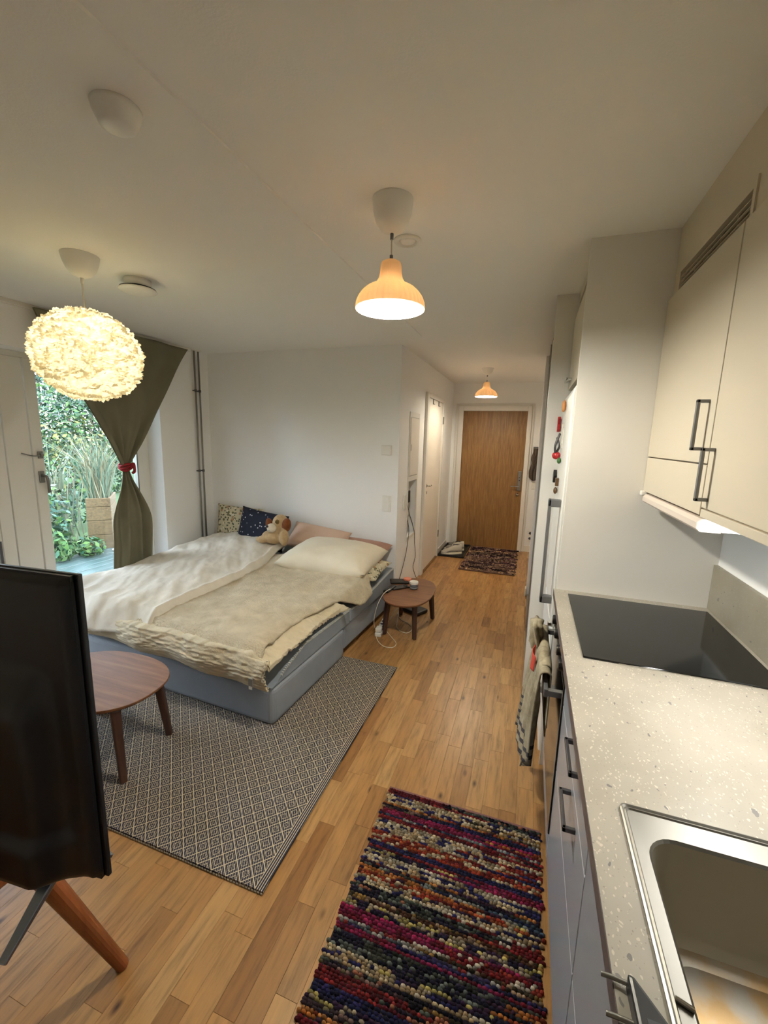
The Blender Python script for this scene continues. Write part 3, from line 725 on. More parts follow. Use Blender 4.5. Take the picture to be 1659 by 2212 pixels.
def towel():
    t = thing('kitchen_towel', 'beige kitchen towel with a red mark and dark stripes draped over the oven handle', 'towel', (.09, 1.66, .30))
    n = 34
    def lay(y0, y1, zf, zb, seed, off, spread):
        def fn(u, v):
            s = (v - .38)                                    # v<.38 back drop
            y = y0 + (y1 - y0) * u
            w = .5 + .5 * math.sin(u * PI)
            fold = .012 * math.sin(u * 17 + seed) + .007 * math.sin(u * 31 + seed * 2)
            zt = .728 + off + .01 * math.sin(u * 6 + seed)
            if v < .30: x = .137; z = zt - (.30 - v) / .30 * (zt - zb)
            elif v < .42:
                a = (v - .30) / .12 * PI; x = .118 + .02 * math.cos(a); z = zt + .018 * math.sin(a)
            else:
                k = (v - .42) / .58; z = zt - k * (zt - zf - .05 * math.sin(u * 4 + seed)); x = .098 - spread * k ** .8 + fold * min(1, k * 3)
                y = y + (u - .5) * -.10 * math.sin(k * PI * .9) - .02 * k
            return (x - off * .5, y, z)
        return fn
    tw = NT('towel_cloth'); tc = tw.coords('Object'); sp = tw.n('ShaderNodeSeparateXYZ'); tw.l(tc, sp.inputs[0])
    base = tw.ramp(tw.noise(tc, 22, 5, .6), [(.3, (128, 116, 94)), (.7, (176, 164, 138))])
    st = tw.math('MULTIPLY', tw.math('LESS_THAN', tw.math('FRACT', tw.math('MULTIPLY', sp.outputs[2], 26)), .4), tw.math('LESS_THAN', sp.outputs[2], .13))
    tw.l(tw.mix(st, base, lin((66, 62, 66))), tw.b.inputs['Base Color']); tw.b.inputs['Roughness'].default_value = .95
    tw.bump(tw.noise(tc, 120, 3), .5, .003)
    m = MB(); m.grid(lay(1.55, 1.93, .30, .46, .3, 0, .05), n, 50); m.build('cloth', tw.m, t, smooth=True, solid=.005)
    m = MB(); m.grid(lay(1.47, 1.66, .36, .55, 2.1, .010, .02), 24, 46); m.build('upper_fold', tw.m, t, smooth=True, solid=.005)
    m = MB(); m.grid(lambda u, v: (.083 - .012 * math.sin(u * PI) - .004 * v, 1.62 + .09 * u * (1 - v * .6), .735 - .06 * v + .012 * u), 10, 8); m.build('red_mark', mat('red_print', (196, 72, 56), .9), t, smooth=True, solid=.002)
    def knot(u, v):
        a = u * 2 * PI; r = .035 + .008 * math.sin(a * 5 + v * 6); zz = .70 + .10 * v
        return (.085 + r * .7 * math.cos(a), 1.82 + r * 1.6 * math.sin(a), zz)
    m = MB(); m.grid(knot, 30, 10, True); m.v.append(Vector((.085, 1.82, .81))); e = len(m.v) - 1
    m.f += [(10 * 30 + i, 10 * 30 + (i + 1) % 30, e) for i in range(30)]
    m.build('bunched_top', tw.m, t, smooth=True)
towel()

# ------------------------------------------------------------------ wall units, extractor hood, soffit
XU = .45
def wall_units():
    t = thing('hood_cabinet', 'white kitchen wall cabinet above the extractor hood', 'cabinet', (.6, 1.67, 1.37))
    box('carcass', M['cab'], (XU + .02, XR, 1.362, YP, 1.372, 2.10), t)
    d = box('door', M['cab'], (XU, XU + .019, 1.362, YP - .002, 1.506, 2.098), t, bevel=.002)
    handle_bracket(d, XU, 1.54, 1.678, 1.408, .03, .012, 'alu', True)
    box('lower_front', M['cab'], (XU, XU + .019, 1.362, YP - .002, 1.366, 1.502), t, bevel=.002)
    t = thing('wall_cabinet', 'white kitchen wall cabinet with full-height door above the sink', 'cabinet', (.6, 1.0, 1.36))
    box('carcass', M['cab'], (XU + .02, XR, .70, 1.356, 1.392, 2.10), t)
    d = box('door', M['cab'], (XU, XU + .019, .702, 1.356, 1.388, 2.098), t, bevel=.002)
    handle_bracket(d, XU, 1.408, 1.548, 1.322, .03, .012, 'alu', True)
    box('light_rail', M['cab'], (XU, XU + .019, .702, 1.356, 1.362, 1.384), t, bevel=.002)
    t = thing('wall_cabinet', 'white kitchen wall cabinet at the far end above the worktop end', 'cabinet', (.6, .2, 1.36))
    box('carcass', M['cab'], (XU + .02, XR, -.6, .698, 1.392, 2.10), t); box('door', M['cab'], (XU, XU + .019, -.6, .698, 1.362, 2.098), t, bevel=.002)
    s = MB(); s.box(XU + .015, XR, -.6, 1.375, 2.102, H); s.box(XU + .015, XR, 1.925, YP, 2.102, H); s.box(XU + .015, XR, 1.375, 1.925, 2.178, H); s.box(XU + .015, XR, 1.375, 1.925, 2.102, 2.112); s.box(XU + .08, XR, 1.375, 1.925, 2.112, 2.178)
    struct(s.build('trim_5', M['cab']), 'white soffit above the kitchen wall units')
    v = thing('ventilation_grille', 'long narrow slotted ventilation grille in the soffit above the wall units', 'grille', (XU + .03, 1.65, 2.11))
    m = MB(); m.box(XU + .06, XU + .064, 1.377, 1.923, 2.113, 2.177); m.build('backing', M['darkslot'], v)
    for k in range(3): box('slat', M['cab'], (XU + .018, XU + .024, 1.377, 1.923, 2.1265 + k * .0165, 2.1280 + k * .0165), v)
    for yy in (1.50, 1.61, 1.71, 1.82): box('rib', M['cab'], (XU + .030, XU + .05, yy, yy + .003, 2.113, 2.177), v)
    box('cover_strip', M['cab'], (XU + .010, XU + .015, 1.352, 1.368, 2.105, 2.195), v)
    h = thing('extractor_hood', 'slim white pull-out extractor hood under the wall cabinet', 'hood', (.55, 1.67, 1.32))
    m = MB(); m.prism([(XU - .006, 1.330), (XU - .006, 1.347), (XU + .004, 1.357), (XU + .05, 1.359), (XU + .05, 1.322), (XU + .002, 1.322)], 1.352, 1.95, 'y'); m.build('visor', mat('hood_visor', (214, 200, 188), .4), h)
    box('body', M['white'], (XU + .054, XR - .02, 1.352, 1.975, 1.322, 1.364), h, bevel=.003)
    m = MB(); m.prism([(XU - .006, 1.330), (XU - .006, 1.347), (XU + .004, 1.357), (XU + .05, 1.359), (XU + .05, 1.322), (XU + .002, 1.322)], 1.345, 1.352, 'y'); m.build('end_cap', M['white'], h)
    box('hinge_block', M['white'], (XU - .012, XU + .010, 1.955, 1.98, 1.350, 1.368), h, bevel=.003)
    box('filter', M['steel'], (XU + .08, XR - .06, 1.40, 1.93, 1.318, 1.3218), h)
    # lamp strip under the sink wall cabinet
    l = thing('under_cabinet_lamp', 'slim bright lamp strip under the wall cabinet above the sink', 'lamp', (.53, 1.06, 1.36))
    box('housing', M['white'], (.50, .56, .80, 1.32, 1.368, 1.391), l, bevel=.003)
    box('diffuser', emit('lamp_diffuser', (1.0, .98, .93), P_LED), (.507, .553, .81, 1.31, 1.364, 1.368), l)
wall_units()

# ------------------------------------------------------------------ fridge column and hall closet
def fridge_column():
    tag(box('fridge_side_panel', M['panel'], (.160, XR, YP, YP + .018, 0, H), bevel=.001), 'tall white side panel at the end of the worktop', 'panel')
    f = thing('fridge', 'tall white fridge freezer with grey bar handles and a rounded top edge', 'fridge', (.45, 2.33, 0))
    y0, y1 = 2.012, 2.625
    box('body', M['white'], (.20, XR - .02, y0, y1, .02, 1.80), f, bevel=.01)
    m = MB(); pr = [(.150, .72), (.150, 1.765), (.158, 1.79), (.175, 1.808), (.198, 1.812), (.198, .72)]; m.prism(pr, y0, y1, 'y'); d1 = m.build('door', M['white'], f, bevel=.004)
    m = MB(); m.box(.150, .198, y0, y1, .05, .70); d2 = m.build('door', M['white'], f, bevel=.008)
    for d, z0, z1 in ((d1, .795, 1.295), (d2, .33, .675)):
        b = MB(); b.box(.096, .110, 2.065, 2.10, z0, z1); b.box(.096, .150, 2.065, 2.10, z1 - .035, z1); b.box(.096, .150, 2.065, 2.10, z0, z0 + .035)
        b.build('handle', M['alu'], d, bevel=.004)
    box('hinge_cover', M['chrome'], (.140, .19, y0 + .01, y0 + .04, .702, .718), f, bevel=.003)
    c = thing('fridge_top_cabinet', 'white cabinet above the fridge with a chrome handle', 'cabinet', (.45, 2.33, 1.84))
    box('carcass', M['cab'], (.19, XR, 2.006, 2.645, 1.84, 2.22), c)
    d = box('door', M['cab'], (.170, .189, 2.008, 2.643, 1.842, 2.215), c, bevel=.002)
    b = MB(); b.box(.142, .150, 2.44, 2.58, 1.872, 1.884); b.box(.142, .17, 2.44, 2.45, 1.872, 1.884); b.box(.142, .17, 2.57, 2.58, 1.872, 1.884); b.build('handle', M['chrome'], d, bevel=.002)
    s = MB(); s.box(.185, XR, 2.006, 2.645, 2.22, 2.255); s.box(.185, XR, 2.006, 2.645, 2.30, H); s.box(.23, XR, 2.006, 2.645, 2.255, 2.30)
    struct(s.build('trim_6', M['cab']), 'white soffit above the fridge cabinet')
    g = thing('ventilation_grille', 'short dark ventilation grille in the soffit above the fridge', 'grille', (.2, 2.33, 2.255))
    box('backing', M['darkslot'], (.215, .22, 2.05, 2.60, 2.256, 2.299), g)
    for k in range(2): box('slat', M['cab'], (.186, .20, 2.05, 2.60, 2.268 + k * .014, 2.270 + k * .014), g)
    # fridge magnets
    def mag(name, label, mb, m, **k): return tag(mb.build(name, m, **k), label, 'magnet', 'magnets and trinkets on the fridge door')
    X = .150
    mag('fridge_magnet', 'orange rounded magnet high on the fridge door', MB().ball((X - .010, 2.37, 1.735), (.010, .022, .03)), mat('orange_mag', (214, 146, 82), .5), smooth=True)
    q = MB(); q.beam((X - .012, 2.60, 1.62), (X - .012, 2.66, 1.69), .014, .02); q.beam((X - .012, 2.66, 1.62), (X - .012, 2.60, 1.69), .014, .02)
    mag('fridge_magnet', 'red crossed magnet on the fridge door', q, mat('red_mag', (168, 36, 40), .5))
    for z, w, yy in ((1.60, .03, 2.46), (1.575, .02, 2.36)):
        q = MB(); q.box(X - .004, X - .0006, yy - w, yy + w, z - .05, z + .05); mag('fridge_note', ['pale paper note on the fridge door under the red cross', 'small folded paper slip on the fridge door, hanging lower'][z < 1.58], q, mat('note_paper', (222, 216, 204), .8))
    q = MB(); q.tube([(X - .012, 2.43, 1.60), (X - .03, 2.42, 1.54), (X - .025, 2.44, 1.50), (X - .01, 2.46, 1.53), (X - .022, 2.47, 1.58)], .006); mag('bottle_opener', 'dark metal opener hanging on the fridge door', q, M['aluD'], smooth=True)
    mag('fridge_magnet', 'round red ball magnet on the fridge door', MB().ball((X - .02, 2.45, 1.485), .021), mat('red_ball', (176, 40, 46), .35), smooth=True)
    mag('fridge_magnet', 'small green leaf magnet under the red ball on the fridge door', MB().ball((X - .010, 2.35, 1.462), (.010, .02, .016)), mat('green_mag', (62, 104, 54), .5), smooth=True)
    q = MB(); q.prism([(2.55, 1.37), (2.60, 1.40), (2.64, 1.37), (2.62, 1.33), (2.57, 1.33)], X - .018, X - .0006, 'x'); mag('fridge_magnet', 'black angular magnet low on the fridge door', q, M['black'])
    q = MB(); q.box(X - .016, X - .0006, 2.36, 2.40, 1.33, 1.37); q.ball((X - .012, 2.38, 1.305), (.010, .018, .018)); mag('fridge_magnet', 'brown and gold bottle shaped magnet low on the fridge door', q, mat('brown_mag', (92, 66, 40), .4))
fridge_column()

def hall_closet():
    tag(box('closet_side_panel', M['panel'], (.07, XR, 2.655, 2.675, 0, H), bevel=.001), 'tall white panel closing the closet next to the fridge', 'panel')
    t = thing('sliding_closet', 'white hall closet with flat sliding doors and metal profiles', 'closet', (.4, 3.5, 0))
    box('carcass', M['panel'], (.16, XR, 2.68, 4.39, 0, H - .002), t)
    for y0, y1, dx in ((2.685, 3.54, .0), (3.50, 4.375, .032)):
        d = box('sliding_door', mat('closet_door', (206, 200, 190), .35), (.088 + dx, .110 + dx, y0, y1, .03, 2.27), t)
        m = MB(); m.box(.078 + dx, .116 + dx, y0, y0 + .03, .03, 2.27); m.box(.078 + dx, .116 + dx, y1 - .03, y1, .03, 2.27); m.build('profile', M['pipe'], d, bevel=.003)
    box('top_track', M['darkslot'], (.095, .158, 2.68, 4.39, 2.275, H - .002), t)
    box('floor_track', M['pipe'], (.078, .158, 2.68, 4.39, 0, .014), t)
    struct(box('wall_hall_return', M['wall'], (.068, XR, 4.395, 4.46, 0, H)), 'end of the closet wall in the hall')
    struct(box('baseboard_return', M['trim'], (.056, .068, 4.36, 4.46, 0, .08), bevel=.003), 'white skirting block at the closet end')
hall_closet()

# ------------------------------------------------------------------ bed
BA = math.radians(-3.2); BO = Vector((-1.186, 1.739, 0))
BX = Vector((math.cos(BA), math.sin(BA), 0)); BY = Vector((-math.sin(BA), math.cos(BA), 0))
def bp(x, y, z): return BO + BX * x + BY * y + Vector((0, 0, z))
BT = Matrix(((BX.x, BY.x, 0, BO.x), (BX.y, BY.y, 0, BO.y), (0, 0, 1, 0), (0, 0, 0, 1)))
BW, BL = 1.92, 1.785
def ztop(y):
    P = [(-.1, .235), (.03, .238), (.12, .285), (.32, .345), (.85, .335), (1.05, .325), (1.7, .395), (2.0, .40)]
    for (a, za), (b, zb) in zip(P, P[1:]):
        if y <= b: return za + (zb - za) * max(0, (y - a)) / (b - a)
    return .40
def bed():
    t = thing('sofa_bed', 'low grey-blue upholstered sofa bed with beaded stitching along its edges', 'bed', tuple(bp(-BW / 2, BL / 2, 0)))
    MB().box(-BW, 0, 0, .83, 0.006, .232, BT).build('foot_base', M['bed'], t, bevel=.035, bseg=4)
    MB().box(-BW, -.015, .842, BL, .045, .232, BT).build('head_base', M['bed'], t, bevel=.02, bseg=3)
    for y0, y1, nm, s in ((.0, .905, 'foot_cushion', -.004), (.915, BL, 'head_cushion', .0)):
        m = MB(); n = 18; prof = []
        for i in range(n + 1):
            y = y0 + (y1 - y0) * i / n; prof.append((y, ztop(y)))
        vs = []; k = len(prof)
        for xx in (-BW, s):
            vs += [(xx, y, .234) for y, z in prof] + [(xx, y, z) for y, z in prof]
        fs = []
        for i in range(k - 1):
            fs += [(k + i, k + i + 1, 3 * k + i + 1, 3 * k + i), (i, i + 1, k + i + 1, k + i)[::-1], (2 * k + i, 2 * k + i + 1, 3 * k + i + 1, 3 * k + i), (i, 2 * k + i, 2 * k + i + 1, i + 1)]
        fs += [(0, k, 3 * k, 2 * k), (k - 1, 2 * k - 1, 4 * k - 1, 3 * k - 1)]
        m.add(vs, fs, BT); c = m.build(nm, M['bedm'], t, smooth=False, bevel=.012, bseg=3)
        q = MB(); y = max(y0, .07) + .02
        while y < y1 - .01:
            z = ztop(y); q.box(s - .009, s + .0045, y - .0032, y + .0032, z - .008, z + .002, BT); y += .0125
        x = -.02
        if nm == 'head_cushion':
            while x > -.16: q.box(x - .003, x + .003, y1 - .008, y1 + .003, ztop(y1) - .004, ztop(y1) + .003, BT); x -= .0125
        q.build('stitching', M['stitch'], c)
bed()

def wr(x, y, s, seed): return fbm(x * s + seed, y * s - seed, seed, 4)
def duvet_edge(y): return -.83 - .17 * (y / 1.6) - .03 * math.sin(y * 5)
def bedding():
    # crinkled quilt: over the top and hanging at the foot and the right side
    def q(u, v):
        x = -1.72 + u * 1.80; s = v * 1.05 - .30             # s<0 hangs at the foot
        hem = .30 - .06 * (x + 1.7) / 1.7
        crk = .008 * abs(fbm(x * 7, s * 26, 3, 4)) * 2 + .008 * fbm(x * 22, s * 36, 8, 3)
        crk += .012 * max(0, math.sin((x + .25) * 9 + 2.0 * fbm(x * 3, s * 4, 9, 2)))
        z = .432 - .02 * u + .012 * wr(x, s, 3, 2)
        y = s
        side = max(0, (x + .13) / .18)
        if s < .02:
            k = min(1, (.02 - s) / .32)
            lower = .30 + (.238 - .30) * min(1, max(0, (x + 1.72) / 1.6))
            z = .425 + (lower - .425) * k ** .9; y = -.035 - .03 * math.sin(k * PI) - crk * .7 - .012 * math.sin(x * 13 + 1)
        if side > 0 and s < .75:
            z -= (.03 * side ** 1.5 + .03 * side * max(0, 1 - s * 3)) * (1 if s > .0 else .0)
            x = min(x, .006 + .008 * math.sin(s * 9))
            if s < .02: y += .02 * side
        if x < -1.55 and s < .1: z += .06 * ((-1.55 - x) / .17)
        return bp(x, y, z + crk * (1 if s > .02 else .25))
    m = MB(); m.grid(q, 200, 130)
    o = tag(m.build('crinkled_quilt', M['quilt'], smooth=True, solid=.010), 'crinkled cream quilt hanging over the foot end of the bed', 'quilt')
    lb = MB(); lb.box(-.085, -.060, -.083, -.078, .275, .32, BT); l1 = lb.build('care_label', mat('care_label', (128, 122, 114), .8), o)
    lb = MB(); lb.box(-.083, -.062, -.084, -.0832, .262, .279, BT); lb.build('label_tip', M['white'], o)
    # fluffy fleece blanket on the right half
    def fcl(u, v):
        y = -.045 + v * 1.50; xl = duvet_edge(max(y, 0)) - .20
        xr = -.035 - .05 * math.sin(min(1, max(0, y) / .7) * PI) * 1.2 + .10 * max(0, min(1, (y - .80) / .14)) - .26 * max(0, min(1, (y - 1.16) / .25))
        if y < .08: xr -= .02
        x = xl + (xr - xl) * u
        z = .462 + .012 * wr(x, y, 3, 11) + .010 * wr(x, y, 9, 4) + .012 * math.sin(y * 15 + 3 * wr(x, y, 2, 5)) * max(0, min(1, (y - .5) * 2)) * .8
        z += .10 * max(0, min(1, (y - 1.02) / .35)) * max(0, min(1, (x + 1.05) / .3))
        edge = max(0, (x - (xr - .10)) / .10)
        z -= .022 * edge ** 2
        if y < .04: z -= .09 * ((.04 - y) / .085) ** 1.3
        if .78 < y < 1.2 and x > -.03: z -= .9 * (x + .03)
        return bp(x, y, z)
    m = MB(); m.grid(fcl, 110, 110)
    tag(m.build('fleece_blanket', M['fleece'], smooth=True, solid=.014), 'fluffy beige fleece blanket spread over the right half of the bed', 'blanket')
    # smooth duvet on the window half
    def dv(u, v):
        y = -.10 + v * 1.74; xr = duvet_edge(max(y, 0)); xl = -1.93 + .02 * math.sin(y * 4)
        x = xl + (xr - xl) * u
        z = .488 + .022 * wr(x, y, 2.2, 21) + .014 * wr(x * 1.4 + y, y * .6, 5, 7) + .06 * max(0, (y - .7) / .9) + .035 * math.sin(u * PI)
        ed = max(0, (u - .90) / .10); z -= .034 * ed ** 2 * (1 - .3 * v); z += .016 * math.exp(-((u - .955) / .018) ** 2)
        if y < .12:
            k = (.12 - y) / .22; z -= .16 * k ** 1.5; z += .014 * math.sin(x * 26 + 3 * wr(x, y, 4, 3)) * k; y = -.10 + .16 * (y + .10) / .22 + .02 * k - .02 * math.sin(x * 8)
        if u < .06: z -= .10 * ((.06 - u) / .06)
        return bp(x, y, z)
    m = MB(); m.grid(dv, 110, 130)
    tag(m.build('duvet', M['duvet'], smooth=True, solid=.022), 'smooth off-white duvet on the window half of the bed', 'duvet')
bedding()

def cushion(name, label, m, c, w, h, th, rz=0, tilt=0, roll=0, group=None, seed=0, wr_amp=.006, n=26):
    T = Matrix.Translation(c) @ Matrix.Rotation(rz, 4, 'Z') @ Matrix.Rotation(tilt, 4, 'X') @ Matrix.Rotation(roll, 4, 'Y')
    # lies in its local XZ plane, thickness along Y
    mb = MB()
    def side(sg):
        def fn(u, v):
            a, b = 2 * u - 1, 2 * v - 1
            e = max(0, (1 - abs(a) ** 3.2)) ** .55 * max(0, (1 - abs(b) ** 3.2)) ** .55
            pinch = 1 - .055 * (1 - b * b) * abs(a) ** 3; pz = 1 - .055 * (1 - a * a) * abs(b) ** 3
            y = sg * (th / 2 * e + .002) + wr_amp * fbm(a * 2.2 + seed, b * 2.2, seed, 3) * e
            return T @ Vector((a * w / 2 * pinch, y, b * h / 2 * pz))
        return fn
    mb.grid(side(-1), n, n); mb.grid(side(1), n, n)
    o = mb.build(name, m, smooth=True)
    bm = bmesh.new(); bm.from_mesh(o.data); bmesh.ops.remove_doubles(bm, verts=bm.verts, dist=.0045); bmesh.ops.recalc_face_normals(bm, faces=bm.faces); bm.to_mesh(o.data); bm.free()
    for p in o.data.polygons: p.use_smooth = True
    return tag(o, label, 'pillow', group)
cushion('pillow', 'floral patterned cushion leaning in the room corner at the bed head', M['floral'], (-2.78, 3.555, .63), .54, .40, .10, .05, -.12, .04, seed=1)
cushion('pillow', 'navy cushion with small white stars behind the plush dog', M['navy'], (-2.43, 3.45, .645), .56, .36, .15, -.05, -.22, .10, seed=2)
cushion('pillow', 'long pale pink pillow with dark red print lying along the wall', M['pinkpat'], (-1.83, 3.47, .60), .62, .27, .17, -.02, -.7, .10, seed=3)
cushion('pillow', 'dusty pink pillow under the pale pink one at the bed head', M['dusty'], (-1.43, 3.45, .53), .58, .36, .14, -.03, -1.2, .05, seed=4)
cushion('pillow', 'large white pillow tucked under the fleece blanket', M['pillowwhite'], (-1.52, 3.16, .545), .80, .58, .25, .02, -1.48, .03, seed=5, wr_amp=.012)
cushion('pillow', 'flat cream patterned pillow edge peeking out under the white pillow', M['floral'], (-1.36, 3.22, .455), .56, .44, .09, .03, -1.5, .02, seed=6)

def plush_dog():
    c = Vector((-2.145, 3.27, .585))
    t = thing('plush_dog', 'beige plush dog with brown ears lying against the cushions', 'plush toy', tuple(c))
    m = MB(); m.ball(c + Vector((.02, .03, .17)), (.075, .072, .085), 20, 14); m.ball(c + Vector((-.04, .0, .045)), (.115, .075, .065), 20, 14)
    m.ball(c + Vector((.085, -.02, .06)), (.045, .045, .085), 14, 10); m.ball(c + Vector((-.13, -.05, .02)), (.06, .04, .032), 14, 10); m.ball(c + Vector((.02, .02, .10)), (.06, .055, .06), 14, 10)
    o = m.build('body', M['plush'], t, smooth=True)
    md = o.modifiers.new('merge', 'REMESH'); md.mode = 'VOXEL'; md.voxel_size = .010; md.use_smooth_shade = True
    MB().ball(c + Vector((-.02, -.055, .140)), (.048, .04, .042), 18, 12).build('muzzle', M['plushcream'], t, smooth=True)
    MB().ball(c + Vector((-.043, -.090, .160)), (.014, .012, .012), 12, 8).build('nose', M['black'], t, smooth=True)
    for sx, r, dz in ((-.078, .036, .15), (.100, .045, .165)):
        T = Matrix.Translation(c + Vector((sx, .0, dz))) @ Matrix.Rotation(.25 if sx > 0 else -.2, 4, 'Y')
        MB().ball((0, 0, 0), (r, .034, .068), 16, 12, T).build('ear', M['plushdark'], t, smooth=True)
    MB().ball(c + Vector((.03, -.038, .198)), (.020, .012, .022), 12, 8).build('eye_patch', mat('olive_patch', (104, 80, 34), .9), t, smooth=True)
    MB().ball(c + Vector((.022, -.050, .198)), .006, 10, 8).build('eye', M['black'], t, smooth=True)
    m = MB(); m.tube([c + Vector((-.045, -.094, .148)), c + Vector((-.040, -.097, .130)), c + Vector((-.022, -.095, .124)), c + Vector((-.008, -.088, .134))], .0015, 6); m.build('mouth', M['black'], t)
plush_dog()

# ------------------------------------------------------------------ nesting tables and what lies on them
def oval(rx, ry, p=2.35, n=48, ph=0):
    out = []
    for i in range(n):
        a = 2 * PI * i / n + ph; c, s = math.cos(a), math.sin(a)
        out.append((rx * math.copysign(abs(c) ** (2 / p), c), ry * math.copysign(abs(s) ** (2 / p), s)))
    return out
def side_table(label, c, rx, ry, ht, rz, legs):
    t = thing('side_table', label, 'table', (c[0], c[1], legs[0][2] if len(legs[0]) > 2 else 0))
    T = Matrix.Translation((c[0], c[1], 0)) @ Matrix.Rotation(rz, 4, 'Z')
    z0 = legs[0][2] if len(legs[0]) > 2 else 0
    m = MB(); o = oval(rx, ry); n = len(o); k = .965
    vs = [(x * k, y * k, ht - .020) for x, y in o] + [(x, y, ht - .009) for x, y in o] + [(x, y, ht - .0015) for x, y in o] + [(x * .994, y * .994, ht) for x, y in o]
    fs = [(j * n + i, j * n + (i + 1) % n, (j + 1) * n + (i + 1) % n, (j + 1) * n + i) for j in range(3) for i in range(n)] + [tuple(range(n))[::-1], tuple(range(3 * n, 4 * n))]
    m.add(vs, fs, T); m.build('table_top', M['walnut'], t)
    m = MB(); o2 = oval(rx * .80, ry * .80); m.prism([(x, y) for x, y in o2], ht - .040, ht - .0205, 'z', T); m.build('apron', M['walnutleg'], t)
    for lg in legs:
        b = Vector((lg[0], lg[1], z0)); d = Vector((c[0], c[1], 0)) - Vector((b.x, b.y, 0))
        top = Vector((b.x, b.y, ht - .022)) + d * .14
        l = MB(); l.beam(b, top, .030, .030, (d.y, -d.x, 0), .040, .040); l.build('leg', M['walnutleg'], t, bevel=.006)
    return t
side_table('small oval walnut side table standing between bed and hall', (-.845, 3.205), .196, .335, .325, 0, [(-.748, 3.02), (-.70, 3.46), (-1.00, 3.02), (-.985, 3.44)])
side_table('oval walnut table standing on the patterned rug at the foot of the bed', (-1.90, 1.345), .335, .240, .365, 0, [(-1.60, 1.195, .0065), (-1.655, 1.505, .0065), (-2.17, 1.20, .0065), (-2.15, 1.50, .0065)])

